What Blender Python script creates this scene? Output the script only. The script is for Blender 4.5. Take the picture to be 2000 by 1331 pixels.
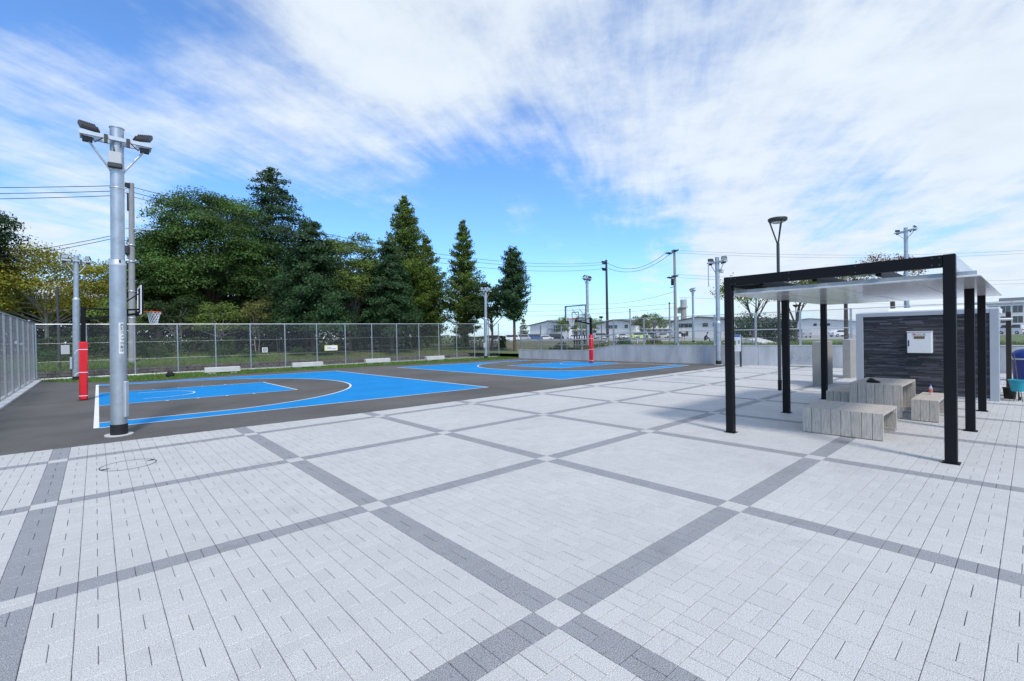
import bpy, bmesh, math, random
import numpy as np
from mathutils import Vector, Matrix, Euler

for o in list(bpy.data.objects): bpy.data.objects.remove(o)
sc = bpy.context.scene
COL = sc.collection
rnd = random.Random(7)
nrg = np.random.default_rng(11)

# ------------------------------------------------------------------ camera
CAM = Vector((-2.372, -2.234, 1.945))
YAW, PITCH, ROLL = 0.84168, 0.010729, -0.019718
ca, sa = math.cos(YAW), math.sin(YAW)
_r0 = Vector((sa, -ca, 0)); _f = Vector((ca*math.cos(PITCH), sa*math.cos(PITCH), -math.sin(PITCH)))
_u0 = Vector((ca*math.sin(PITCH), sa*math.sin(PITCH), math.cos(PITCH)))
cr, sr = math.cos(ROLL), math.sin(ROLL)
_R = cr*_r0 + sr*_u0; _U = -sr*_r0 + cr*_u0
cd = bpy.data.cameras.new('camera'); cam = bpy.data.objects.new('camera', cd); COL.objects.link(cam)
cam.matrix_world = Matrix(((_R.x, _U.x, -_f.x, CAM.x), (_R.y, _U.y, -_f.y, CAM.y), (_R.z, _U.z, -_f.z, CAM.z), (0, 0, 0, 1)))
cd.sensor_width = 36; cd.lens = 16.391; cd.clip_start = 0.05; cd.clip_end = 6000
sc.camera = cam
sc.render.resolution_x, sc.render.resolution_y = 1024, 681

# ------------------------------------------------------------------ sun, sky, exposure
SUN_EL, SUN_AZ = math.radians(50), math.atan2(-0.35, -1.0)      # azimuth: x = sin, y = cos
sdir = Vector((math.sin(SUN_AZ)*math.cos(SUN_EL), math.cos(SUN_AZ)*math.cos(SUN_EL), math.sin(SUN_EL)))
ld = bpy.data.lights.new('sun', 'SUN'); ld.energy = 2.7; ld.angle = math.radians(9); ld.color = (1, 0.94, 0.85)
sun = bpy.data.objects.new('sun', ld); COL.objects.link(sun)
sun.rotation_euler = sdir.to_track_quat('Z', 'Y').to_euler()
sc.view_settings.view_transform = 'Standard'; sc.view_settings.look = 'None'
sc.view_settings.exposure = 0.07; sc.view_settings.gamma = 1
sc.view_settings.use_curve_mapping = False

wd = bpy.data.worlds.new('World'); sc.world = wd; wd.use_nodes = True
T = wd.node_tree; T.nodes.clear()
def N(t, typ, **k):
    n = t.nodes.new(typ)
    for a, v in k.items(): setattr(n, a, v)
    return n
def L(t, a, b): t.links.new(a, b)
def M(t, op, a, b=None, c=None, clamp=False):
    n = N(t, 'ShaderNodeMath', operation=op); n.use_clamp = clamp
    for i, v in enumerate((a, b, c)):
        if v is None: continue
        if hasattr(v, 'links'): L(t, v, n.inputs[i])
        else: n.inputs[i].default_value = v
    return n.outputs[0]
out = N(T, 'ShaderNodeOutputWorld')
sky = N(T, 'ShaderNodeTexSky', sky_type='NISHITA'); sky.sun_disc = False
sky.sun_elevation = SUN_EL; sky.sun_rotation = SUN_AZ; sky.air_density = 1.0; sky.dust_density = 0.6; sky.ozone_density = 2.0
tn = N(T, 'ShaderNodeMixRGB', blend_type='MULTIPLY'); tn.inputs[0].default_value = 1; L(T, sky.outputs[0], tn.inputs[1]); tn.inputs[2].default_value = (.74, 1.15, 1.60, 1)
b1 = N(T, 'ShaderNodeBackground'); L(T, tn.outputs[0], b1.inputs[0]); b1.inputs[1].default_value = 0.15
tc = N(T, 'ShaderNodeTexCoord')
sx = N(T, 'ShaderNodeSeparateXYZ'); L(T, tc.outputs['Generated'], sx.inputs[0])
zz = M(T, 'ADD', M(T, 'MAXIMUM', sx.outputs[2], 0.0), 0.10)
# wind direction of the cloud streaks (azimuth slightly right of the view axis)
wa = Vector((ca*1.0 + sa*0.33, sa*1.0 - ca*0.33)).normalized()
def lin(cx, cy): return M(T, 'DIVIDE', M(T, 'ADD', M(T, 'MULTIPLY', sx.outputs[0], cx), M(T, 'MULTIPLY', sx.outputs[1], cy)), zz)
al = lin(wa.x, wa.y); ac = lin(-wa.y, wa.x)
cmb = N(T, 'ShaderNodeCombineXYZ'); L(T, M(T, 'MULTIPLY', al, 0.24), cmb.inputs[0]); L(T, ac, cmb.inputs[1]); cmb.inputs[2].default_value = 3.7
n1 = N(T, 'ShaderNodeTexNoise'); n1.inputs['Scale'].default_value = 0.95; n1.inputs['Detail'].default_value = 9; n1.inputs['Roughness'].default_value = 0.60; n1.inputs['Distortion'].default_value = 0.5
L(T, cmb.outputs[0], n1.inputs['Vector'])
cmb2 = N(T, 'ShaderNodeCombineXYZ'); L(T, al, cmb2.inputs[0]); L(T, ac, cmb2.inputs[1]); cmb2.inputs[2].default_value = 9.1
n2 = N(T, 'ShaderNodeTexNoise'); n2.inputs['Scale'].default_value = 3.2; n2.inputs['Detail'].default_value = 8; n2.inputs['Roughness'].default_value = 0.62
L(T, cmb2.outputs[0], n2.inputs['Vector'])
cmb3 = N(T, 'ShaderNodeCombineXYZ'); L(T, M(T, 'MULTIPLY', al, 0.35), cmb3.inputs[0]); L(T, M(T, 'MULTIPLY', ac, 3.0), cmb3.inputs[1]); cmb3.inputs[2].default_value = 5.3
n3 = N(T, 'ShaderNodeTexNoise'); n3.inputs['Scale'].default_value = 1.6; n3.inputs['Detail'].default_value = 7; n3.inputs['Roughness'].default_value = 0.6; n3.inputs['Distortion'].default_value = 0.9
L(T, cmb3.outputs[0], n3.inputs['Vector'])
# broad thick and thin regions of the cloud layer
def lobe(px, py, kappa):
    x, y = (px-1000)/910.6, (665.5-py)/910.6
    d = (_f + _R*x + _U*y).normalized()
    dp = N(T, 'ShaderNodeVectorMath', operation='DOT_PRODUCT'); L(T, tc.outputs['Generated'], dp.inputs[0]); dp.inputs[1].default_value = d
    return M(T, 'POWER', M(T, 'MAXIMUM', dp.outputs['Value'], 0.0), kappa)
LOBES = [(60, 10, 40, -.16), (330, 120, 90, -.07), (40, 390, 160, -.14), (420, 400, 70, -.12), (700, 420, 60, -.18), (980, 470, 60, -.22), (1090, 560, 60, -.12), (900, 330, 120, -.08), (1130, 430, 200, -.10),
         (1640, 440, 200, -.24), (1820, 400, 260, -.16), (1300, 480, 160, -.12), (1720, 300, 300, -.08), (700, 60, 20, .13), (1450, 180, 14, .05), (1560, 350, 200, -.07), (1250, 60, 60, -.05), (1850, 500, 50, .30), (1480, 540, 120, .16), (1300, 360, 90, .12), (100, 300, 90, .12), (250, 250, 90, .10), (560, 230, 80, .14), (820, 190, 70, .13), (100, 460, 150, .20), (1750, 140, 20, .10), (1020, 420, 900, .16), (560, 470, 80, -.06)]
acc = M(T, 'ADD', M(T, 'MULTIPLY', n1.outputs[0], 1.0), M(T, 'ADD', M(T, 'MULTIPLY', n2.outputs[0], 0.46), M(T, 'MULTIPLY', M(T, 'SUBTRACT', n3.outputs[0], .5), 0.24)))
for a, b, k, w in LOBES: acc = M(T, 'ADD', acc, M(T, 'MULTIPLY', lobe(a, b, k), w))
mr = N(T, 'ShaderNodeMapRange', interpolation_type='SMOOTHSTEP'); L(T, acc, mr.inputs[0])
mr.inputs[1].default_value = 0.59; mr.inputs[2].default_value = 0.97; mr.inputs[3].default_value = 0.03; mr.inputs[4].default_value = 0.97
# horizon whitening
hz = M(T, 'POWER', M(T, 'SUBTRACT', 1.0, M(T, 'MAXIMUM', sx.outputs[2], 0.0), clamp=True), 14)
msk = M(T, 'MAXIMUM', mr.outputs[0], M(T, 'MULTIPLY', hz, 0.55), clamp=True)
crp = N(T, 'ShaderNodeMapRange'); L(T, n2.outputs[0], crp.inputs[0]); crp.inputs[1].default_value = .3; crp.inputs[2].default_value = .75; crp.inputs[3].default_value = .90; crp.inputs[4].default_value = 1.02
cc = N(T, 'ShaderNodeMixRGB', blend_type='MULTIPLY'); cc.inputs[0].default_value = 1; cc.inputs[1].default_value = (.76, .84, .93, 1); L(T, crp.outputs[0], cc.inputs[2])
b2 = N(T, 'ShaderNodeBackground'); L(T, cc.outputs[0], b2.inputs[0]); b2.inputs[1].default_value = 1.06
mx = N(T, 'ShaderNodeMixShader'); L(T, msk, mx.inputs[0]); L(T, b1.outputs[0], mx.inputs[1]); L(T, b2.outputs[0], mx.inputs[2])
L(T, mx.outputs[0], out.inputs[0])

# ------------------------------------------------------------------ materials
MATS = {}
def mat(name, col, rough=0.6, metal=0.0, var=0.0, vscale=3.0, bump=0.0, bscale=40.0, spec=0.5, col2=None, trans=0.0, alpha=1.0, stretch=None, tint=None, speck=None):
    """Principled material with optional large tone variation, second colour patches, grain bump and per-piece tint."""
    if name in MATS: return MATS[name]
    m = bpy.data.materials.new(name); m.use_nodes = True; t = m.node_tree
    b = t.nodes['Principled BSDF']; b.inputs['Roughness'].default_value = rough; b.inputs['Metallic'].default_value = metal
    b.inputs['Specular IOR Level'].default_value = spec
    c4 = (*col, 1)
    b.inputs['Base Color'].default_value = c4
    src = None
    tcn = N(t, 'ShaderNodeTexCoord'); vec = tcn.outputs['Object']
    geo = N(t, 'ShaderNodeNewGeometry'); wp = geo.outputs['Position']
    if stretch:
        mp = N(t, 'ShaderNodeMapping'); mp.inputs['Scale'].default_value = stretch; L(t, wp, mp.inputs[0]); wp = mp.outputs[0]
    if var or col2:
        nz = N(t, 'ShaderNodeTexNoise'); nz.inputs['Scale'].default_value = vscale; nz.inputs['Detail'].default_value = 6; nz.inputs['Roughness'].default_value = .6
        L(t, wp, nz.inputs['Vector'])
        mr_ = N(t, 'ShaderNodeMapRange'); L(t, nz.outputs[0], mr_.inputs[0]); mr_.inputs[1].default_value = .3; mr_.inputs[2].default_value = .7
        mxn = N(t, 'ShaderNodeMixRGB'); L(t, mr_.outputs[0], mxn.inputs[0])
        if col2: mxn.inputs[1].default_value = c4; mxn.inputs[2].default_value = (*col2, 1)
        else:
            mxn.inputs[1].default_value = (*[c*(1-var) for c in col], 1); mxn.inputs[2].default_value = (*[min(1, c*(1+var)) for c in col], 1)
        src = mxn.outputs[0]
    if name.startswith(('paver', 'asphalt', 'blue')):
        sn = N(t, 'ShaderNodeTexNoise'); sn.inputs['Scale'].default_value = 1.15; sn.inputs['Detail'].default_value = 9; sn.inputs['Roughness'].default_value = .68; sn.inputs['Distortion'].default_value = .8
        L(t, geo.outputs['Position'], sn.inputs['Vector'])
        s2 = N(t, 'ShaderNodeMapRange'); L(t, sn.outputs[0], s2.inputs[0]); s2.inputs[1].default_value = .56; s2.inputs[2].default_value = .74; s2.inputs[3].default_value = 1.0; s2.inputs[4].default_value = .86
        sm_ = N(t, 'ShaderNodeMixRGB', blend_type='MULTIPLY'); sm_.inputs[0].default_value = 1
        if src: L(t, src, sm_.inputs[1])
        else: sm_.inputs[1].default_value = c4
        L(t, s2.outputs[0], sm_.inputs[2]); src = sm_.outputs[0]
    if speck:
        sc_, lo, hi = speck
        wn = N(t, 'ShaderNodeTexNoise'); wn.inputs['Scale'].default_value = sc_; wn.inputs['Detail'].default_value = 3; wn.inputs['Roughness'].default_value = .75
        L(t, geo.outputs['Position'], wn.inputs['Vector'])
        r_ = N(t, 'ShaderNodeMapRange'); L(t, wn.outputs[0], r_.inputs[0]); r_.inputs[1].default_value = .36; r_.inputs[2].default_value = .64; r_.inputs[3].default_value = lo; r_.inputs[4].default_value = hi
        mm = N(t, 'ShaderNodeMixRGB', blend_type='MULTIPLY'); mm.inputs[0].default_value = 1
        if src: L(t, src, mm.inputs[1])
        else: mm.inputs[1].default_value = c4
        L(t, r_.outputs[0], mm.inputs[2]); src = mm.outputs[0]
    if tint:
        if tint == 'object':
            oi = N(t, 'ShaderNodeObjectInfo'); r_ = N(t, 'ShaderNodeMapRange'); L(t, oi.outputs['Random'], r_.inputs[0]); r_.inputs[3].default_value = .965; r_.inputs[4].default_value = 1.03; tv = r_.outputs[0]
        else:
            at_ = N(t, 'ShaderNodeAttribute', attribute_name='tint'); tv = at_.outputs['Color']
        mm = N(t, 'ShaderNodeMixRGB', blend_type='MULTIPLY'); mm.inputs[0].default_value = 1
        if src: L(t, src, mm.inputs[1])
        else: mm.inputs[1].default_value = c4
        L(t, tv, mm.inputs[2]); src = mm.outputs[0]
    if src: L(t, src, b.inputs['Base Color'])
    if bump:
        bn = N(t, 'ShaderNodeTexNoise'); bn.inputs['Scale'].default_value = bscale; bn.inputs['Detail'].default_value = 5
        L(t, wp if stretch else geo.outputs['Position'], bn.inputs['Vector'])
        bp = N(t, 'ShaderNodeBump'); bp.inputs['Strength'].default_value = bump; bp.inputs['Distance'].default_value = .02
        L(t, bn.outputs[0], bp.inputs['Height']); L(t, bp.outputs[0], b.inputs['Normal'])
    if trans: b.inputs['Transmission Weight'].default_value = trans
    if alpha < 1: b.inputs['Alpha'].default_value = alpha
    MATS[name] = m; return m
mat('joint', (.12, .118, .115), .95, var=.3, vscale=8)
mat('paver', (.51, .50, .48), .75, speck=(150, .55, 1.38), tint='object', var=.055, vscale=.45)
mat('paver_joined', (.51, .50, .48), .75, speck=(150, .55, 1.38), tint='attr', var=.055, vscale=.45)
mat('paver_dark', (.262, .264, .272), .75, speck=(150, .30, 1.75), tint='object')
mat('paver_dark_joined', (.262, .264, .272), .75, speck=(150, .30, 1.75), tint='attr')
mat('asphalt', (.108, .102, .091), .9, var=.28, vscale=.3, speck=(160, .75, 1.25), bump=.35, bscale=170)
mat('blue_paint', (.004, .235, .57), .75, spec=.25, var=.10, vscale=.8, speck=(150, .88, 1.1), bump=.2, bscale=170)
mat('line_paint', (.76, .77, .77), .7, var=.08, vscale=2)
mat('galv', (.46, .49, .52), .42, .75, var=.14, vscale=5, bump=.04, bscale=25)
mat('galv_light', (.56, .59, .62), .45, .6, var=.08, vscale=6)
mat('fence_wire', (.30, .31, .32), .55, .5)
mat('black_metal', (.006, .006, .008), .5, 0, spec=.22)
mat('black_rubber', (.012, .012, .013), .7)
mat('dark_grey', (.06, .062, .066), .5, .3)
mat('grey_box', (.50, .52, .53), .5, var=.05)
mat('concrete', (.40, .41, .42), .85, var=.13, vscale=1.3, bump=.25, bscale=60)
mat('concrete_wall', (.45, .46, .475), .8, var=.24, vscale=1.0, bump=.15, bscale=30, stretch=(1.2, 1.2, .35))
mat('concrete_tan', (.33, .315, .29), .85, var=.10, vscale=3, bump=.2, bscale=60)
mat('concrete_light', (.55, .55, .53), .85, var=.1, vscale=2, bump=.2)
mat('red_pad', (.72, .012, .022), .42, var=.06, vscale=6, bump=.15, bscale=14)
mat('rim_red', (.82, .10, .03), .4)
mat('white_paint', (.78, .79, .80), .45, var=.03)
mat('white_net', (.80, .80, .80), .8)
mat('roof_white', (.80, .81, .82), .14, .0, var=.03, vscale=.8)
mat('fascia', (.55, .58, .62), .4, .2)
mat('glass_board', (.75, .80, .85), .05, trans=.0, alpha=.16)
mat('cladding', (.050, .049, .056), .55, tint='attr', var=.25, vscale=14, stretch=(.4, .4, 8), bump=.25, bscale=30)
mat('frame_blue_grey', (.40, .43, .47), .5, var=.04)
mat('wood', (.47, .425, .37), .7, var=.28, vscale=7, stretch=(1.5, 9, 1.5), tint='object', bump=.12, bscale=22)
mat('wood_v', (.47, .425, .37), .7, var=.28, vscale=7, stretch=(9, 9, .9), tint='object', bump=.12, bscale=22)
mat('grass', (.085, .135, .025), .9, var=.5, vscale=1.2, col2=(.15, .17, .045))
mat('grass_blade', (.085, .15, .025), .8, tint='attr')
mat('bank_soil', (.06, .085, .025), .95, col2=(.15, .115, .07), vscale=.16, bump=.4, bscale=9)
mat('lawn', (.07, .13, .028), .95, col2=(.13, .15, .055), vscale=.5, bump=.5, bscale=8)
mat('ground', (.12, .13, .07), .95, col2=(.16, .145, .105), vscale=.08)
mat('gravel', (.30, .29, .27), .95, var=.2, vscale=.5, bump=.3, bscale=20)
mat('stone', (.115, .10, .085), .9, var=.4, vscale=4, bump=.8, bscale=9, tint='object')
mat('bark', (.11, .085, .065), .95, var=.35, vscale=6, stretch=(3, 3, .6), bump=.8, bscale=16)
mat('bark_pale', (.33, .30, .26), .9, var=.35, vscale=7, stretch=(2, 2, 1.2), bump=.4, bscale=16)
mat('util_concrete', (.30, .30, .30), .85, var=.1, vscale=2)
mat('wire', (.02, .02, .022), .6)
mat('bld_white', (.76, .75, .72), .8, var=.05, vscale=.3)
mat('bld_beige', (.48, .44, .38), .8, var=.08, vscale=.3)
mat('roof_dark', (.075, .075, .08), .7)
mat('window_dark', (.035, .045, .055), .12, spec=.8)
mat('tyre', (.015, .015, .015), .8)
mat('tail_red', (.5, .02, .02), .3)
mat('lamp_lens', (.62, .65, .66), .2)
mat('blue_bin', (.002, .024, .17), .35)
mat('teal', (.02, .30, .38), .45)
mat('brown_dark', (.028, .018, .013), .5)
mat('sign_yellow', (.75, .74, .28), .5)
mat('sign_white', (.80, .80, .78), .5)
mat('ink', (.03, .03, .04), .6)
mat('ink_grey', (.35, .36, .36), .6)
mat('sign_blue', (.05, .13, .50), .5)
mat('map_cream', (.75, .74, .62), .5)
mat('heart_red', (.55, .02, .05), .5)
mat('mark_green', (.10, .30, .16), .5)
mat('bronze', (.17, .13, .05), .4, .4)
mat('cap_black', (.010, .010, .012), .9)
mat('bottle_clear', (.75, .80, .82), .08, alpha=.45)
mat('bottle_label', (.60, .14, .10), .5)
mat('cap_blue', (.04, .05, .40), .4)
mat('skin', (.50, .32, .23), .6)
mat('shirt', (.55, .52, .48), .8)
mat('dark_cloth', (.02, .02, .024), .85)
mat('hair', (.012, .010, .009), .6)
for k_, c_ in dict(leaf_dark=(.036, .066, .018), leaf_camphor=(.075, .14, .032), leaf_conifer=(.050, .105, .038), leaf_meta=(.115, .175, .026), leaf_yellow=(.24, .235, .03),
                   leaf_pine=(.035, .068, .03), leaf_mid=(.13, .19, .04), leaf_hedge=(.06, .11, .03), leaf_rust=(.17, .085, .04), leaf_olive=(.15, .16, .045)).items():
    m = mat(k_, c_, .55, tint='attr', spec=.25); t_ = m.node_tree; pb_ = t_.nodes['Principled BSDF']; tr_ = N(t_, 'ShaderNodeBsdfTranslucent'); mx_ = N(t_, 'ShaderNodeMixShader'); mx_.inputs[0].default_value = .32
    L(t_, pb_.inputs['Base Color'].links[0].from_socket, tr_.inputs[0]); L(t_, pb_.outputs[0], mx_.inputs[1]); L(t_, tr_.outputs[0], mx_.inputs[2]); L(t_, mx_.outputs[0], t_.nodes['Material Output'].inputs[0])

# ------------------------------------------------------------------ mesh helpers
class MB:
    def __init__(s): s.v = []; s.f = []
    def add(s, vs, fs):
        o = len(s.v); s.v += [tuple(p) for p in vs]; s.f += [tuple(i+o for i in q) for q in fs]; return s
    def box(s, x0, x1, y0, y1, z0, z1):
        return s.add([(x0, y0, z0), (x1, y0, z0), (x1, y1, z0), (x0, y1, z0), (x0, y0, z1), (x1, y0, z1), (x1, y1, z1), (x0, y1, z1)],
                     [(0, 3, 2, 1), (4, 5, 6, 7), (0, 1, 5, 4), (1, 2, 6, 5), (2, 3, 7, 6), (3, 0, 4, 7)])
    def cbox(s, c, d, rot=None):
        hx, hy, hz_ = d[0]/2, d[1]/2, d[2]/2
        vs = [Vector(p) for p in ((-hx, -hy, -hz_), (hx, -hy, -hz_), (hx, hy, -hz_), (-hx, hy, -hz_), (-hx, -hy, hz_), (hx, -hy, hz_), (hx, hy, hz_), (-hx, hy, hz_))]
        if rot: R_ = Euler(rot).to_matrix(); vs = [R_ @ p for p in vs]
        return s.add([p+Vector(c) for p in vs], [(0, 3, 2, 1), (4, 5, 6, 7), (0, 1, 5, 4), (1, 2, 6, 5), (2, 3, 7, 6), (3, 0, 4, 7)])
    def cyl(s, p0, p1, r0, r1=None, n=12, cap=True):
        p0, p1 = Vector(p0), Vector(p1); r1 = r0 if r1 is None else r1
        d = (p1-p0); q = d.to_track_quat('Z', 'Y'); vs = []
        for p, r in ((p0, r0), (p1, r1)):
            for k in range(n):
                a = 2*math.pi*k/n; vs.append(p + q @ Vector((r*math.cos(a), r*math.sin(a), 0)))
        fs = [(k, (k+1) % n, n+(k+1) % n, n+k) for k in range(n)]
        if cap: fs += [tuple(range(n-1, -1, -1)), tuple(range(n, 2*n))]
        return s.add(vs, fs)
    def tube(s, pts, r, n=6, cap=True):
        pts = [Vector(p) for p in pts]; rs = r if isinstance(r, (list, tuple)) else [r]*len(pts)
        vs = []; m = len(pts); up = None
        for i, p in enumerate(pts):
            d = (pts[min(i+1, m-1)]-pts[max(i-1, 0)]).normalized()
            if up is None: up = d.orthogonal().normalized()
            else: up = (up - d*up.dot(d)).normalized()
            w = d.cross(up)
            for k in range(n):
                a = 2*math.pi*k/n; vs.append(p + rs[i]*(up*math.cos(a) + w*math.sin(a)))
        fs = [(i*n+k, i*n+(k+1) % n, (i+1)*n+(k+1) % n, (i+1)*n+k) for i in range(m-1) for k in range(n)]
        if cap: fs += [tuple(range(n-1, -1, -1)), tuple(range((m-1)*n, m*n))]
        return s.add(vs, fs)
    def lathe(s, prof, c=(0, 0, 0), n=20):
        vs = []
        for r, z in prof:
            for k in range(n):
                a = 2*math.pi*k/n; vs.append((c[0]+r*math.cos(a), c[1]+r*math.sin(a), c[2]+z))
        m = len(prof); fs = [(i*n+k, i*n+(k+1) % n, (i+1)*n+(k+1) % n, (i+1)*n+k) for i in range(m-1) for k in range(n)]
        fs += [tuple(range(n-1, -1, -1)), tuple(range((m-1)*n, m*n))]
        return s.add(vs, fs)
    def prism(s, poly, axis, a0, a1):
        """extrude a 2-D polygon along an axis ('x': poly=(y,z), 'y': poly=(x,z), 'z': poly=(x,y))"""
        n = len(poly)
        def pt(p, a): return {'x': (a, p[0], p[1]), 'y': (p[0], a, p[1]), 'z': (p[0], p[1], a)}[axis]
        return s.add([pt(p, a0) for p in poly]+[pt(p, a1) for p in poly],
                     [tuple(range(n-1, -1, -1)), tuple(range(n, 2*n))]+[(k, (k+1) % n, n+(k+1) % n, n+k) for k in range(n)])
    def build(s, name, m, parent=None, bevel=0, smooth=False, fix=True):
        me = bpy.data.meshes.new(name); me.from_pydata(s.v, [], s.f)
        if fix or bevel:
            bm = bmesh.new(); bm.from_mesh(me); bmesh.ops.recalc_face_normals(bm, faces=bm.faces)
            if bevel: bmesh.ops.bevel(bm, geom=list(bm.edges), offset=bevel, segments=1, affect='EDGES', clamp_overlap=True)
            bm.to_mesh(me); bm.free()
        return link(name, me, m, parent, smooth)
def link(name, me, m, parent=None, smooth=False):
    if m is not None:
        me.materials.clear(); me.materials.append(MATS[m] if isinstance(m, str) else m)
    if smooth:
        me.polygons.foreach_set('use_smooth', [True]*len(me.polygons))
        try: me.set_sharp_from_angle(angle=math.radians(40))
        except Exception: pass
    o = bpy.data.objects.new(name, me); COL.objects.link(o)
    if parent is not None: o.parent = parent
    return o
def tag(o, label=None, cat=None, group=None, kind=None):
    if label: o['label'] = label
    if cat: o['category'] = cat
    if group: o['group'] = group
    if kind: o['kind'] = kind
    return o
def thing(name, label, cat, loc=(0, 0, 0), rz=0, group=None, tilt=0.0):
    o = bpy.data.objects.new(name, None); COL.objects.link(o); o.empty_display_size = .2
    if tilt:   # a slight lean towards the viewer's right
        o.matrix_world = Matrix.Translation(loc) @ Matrix.Rotation(tilt, 4, Vector((ca, sa, 0))) @ Matrix.Rotation(rz, 4, 'Z')
    else:
        o.location = loc; o.rotation_euler = (0, 0, rz)
    return tag(o, label, cat, group)
def copy_tree(o, parent=None):
    c = o.copy(); COL.objects.link(c)
    if parent is not None: c.parent = parent; c.matrix_parent_inverse = o.matrix_parent_inverse
    for ch in list(o.children): copy_tree(ch, c)
    return c
def sheet(name, pts, z, m, kind='structure', parent=None):
    me = bpy.data.meshes.new(name); me.from_pydata([(p[0], p[1], p[2] if len(p) > 2 else z) for p in pts], [], [tuple(range(len(pts)))])
    bm = bmesh.new(); bm.from_mesh(me); bmesh.ops.triangulate(bm, faces=bm.faces); bmesh.ops.recalc_face_normals(bm, faces=bm.faces)
    if bm.faces and sum(f.normal.z for f in bm.faces) < 0: bmesh.ops.reverse_faces(bm, faces=bm.faces)
    bm.to_mesh(me); bm.free()
    o = link(name, me, m, parent)
    if parent is None: o['kind'] = kind
    return o
def text(s, size, m, parent, loc, rot, name='lettering', extrude=.001):
    cu = bpy.data.curves.new('txt', 'FONT'); cu.body = s; cu.size = size; cu.extrude = extrude; cu.align_x = 'CENTER'; cu.align_y = 'CENTER'
    to = bpy.data.objects.new('txt', cu); COL.objects.link(to)
    dg = bpy.context.evaluated_depsgraph_get(); me = bpy.data.meshes.new_from_object(to.evaluated_get(dg))
    bpy.data.objects.remove(to)
    o = link(name, me, m, parent); o.location = loc; o.rotation_euler = rot; return o
def catenary(a, b, sag, n=14):
    a, b = Vector(a), Vector(b)
    return [a.lerp(b, t/n) - Vector((0, 0, sag*4*(t/n)*(1-t/n))) for t in range(n+1)]
# ================================================================== GROUND
EDGE = [(-30, 11.2), (-12, 10.4), (-3.7, 9.98), (.17, 9.67), (2.7, 9.45), (7.9, 9.33), (22.6, 9.2), (25.3, 9.18)]
def edge_y(x): return float(np.interp(x, [p[0] for p in EDGE], [p[1] for p in EDGE]))
sheet('ground', [(-3000, -3000), (3000, -3000), (3000, 3000), (-3000, 3000)], -0.10, 'ground')
sheet('plaza_bed', [(-30, -30), (30, -30), (30, 9.15), (22.6, 9.19)] + [(p[0], p[1]-.01) for p in EDGE[::-1][2:]], -0.012, 'joint')
court = sheet('court', [(-30, 11.2)] + EDGE[1:-1] + [(25.6, 9.18), (24.62, 27.2), (23.7, 26.95), (17.2, 27.2), (13.1, 28.2), (8.3, 28.6), (4.8, 28.7), (2, 28.2), (-.2, 27.9), (-2.5, 29.5), (-4.6, 32.4), (-30, 32.4)], 0.0, 'asphalt')

# ---- basket-weave pavers, 0.24 m cells, a darker band every twelfth cell
plaza = tag(bpy.data.objects.new('plaza', None), kind='structure'); COL.objects.link(plaza)
CELL = .24; GAP = .0038
def paver_geo(x0, x1, y0, y1, z=0.0, c=.003):
    v = [(x0, y0, -.02), (x1, y0, -.02), (x1, y1, -.02), (x0, y1, -.02), (x0, y0, z-c), (x1, y0, z-c), (x1, y1, z-c), (x0, y1, z-c),
         (x0+c, y0+c, z), (x1-c, y0+c, z), (x1-c, y1-c, z), (x0+c, y1-c, z)]
    f = [(0, 1, 5, 4), (1, 2, 6, 5), (2, 3, 7, 6), (3, 0, 4, 7), (4, 5, 9, 8), (5, 6, 10, 9), (6, 7, 11, 10), (7, 4, 8, 11), (8, 9, 10, 11)]
    return v, f
def campx(x, y):
    d = Vector((x, y, 0))-CAM; z = d.dot(_f)
    return (d.dot(_R)/z if z > .1 else 9, d.dot(_U)/z if z > .1 else 9, z)
cells = []
for i in range(-75, 106):
    for j in range(-75, 48):
        x, y = i*CELL, j*CELL
        if y-.12 > edge_y(x): continue
        if 15.05 < x < 17.4 and -1.5 < y < 1.2: continue
        u, v, z = campx(x, y)
        if z < .6 or abs(u) > 1.1+2.5/z: continue
        dark = (i % 12 == 0) != (j % 12 == 0)
        for h in (0, 1):
            if (i+j) % 2 == 0: r = (x-.12, x+.12, y-.12+h*.12, y+h*.12)
            else: r = (x-.12+h*.12, x+h*.12, y-.12, y+.12)
            cells.append((z, u, v, r, dark, (i+j) % 2))
cells.sort(key=lambda c: c[0])
near, far = [], []
for c in cells:
    (near if len(near) < 300 and abs(c[1]) < 1.08 and -.735 < c[2] else far).append(c)
PM = {}
for o_ in (0, 1):
    for dk in (False, True):
        a, b = (.24, .12) if o_ == 0 else (.12, .24)
        v, f_ = paver_geo(-a/2+GAP/2, a/2-GAP/2, -b/2+GAP/2, b/2-GAP/2)
        me = bpy.data.meshes.new('paver'); me.from_pydata(v, [], f_); me.materials.append(MATS['paver_dark' if dk else 'paver']); PM[(o_, dk)] = me
for z, u, v, r, dk, o_ in near:
    p = bpy.data.objects.new('paver', PM[(o_, dk)]); COL.objects.link(p); p.parent = plaza
    p.location = ((r[0]+r[1])/2 + rnd.uniform(-.0008, .0008), (r[2]+r[3])/2 + rnd.uniform(-.0008, .0008), rnd.uniform(-.0009, .0006)); p.rotation_euler = (rnd.uniform(-.002, .002), rnd.uniform(-.002, .002), rnd.uniform(-.003, .003))
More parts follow.
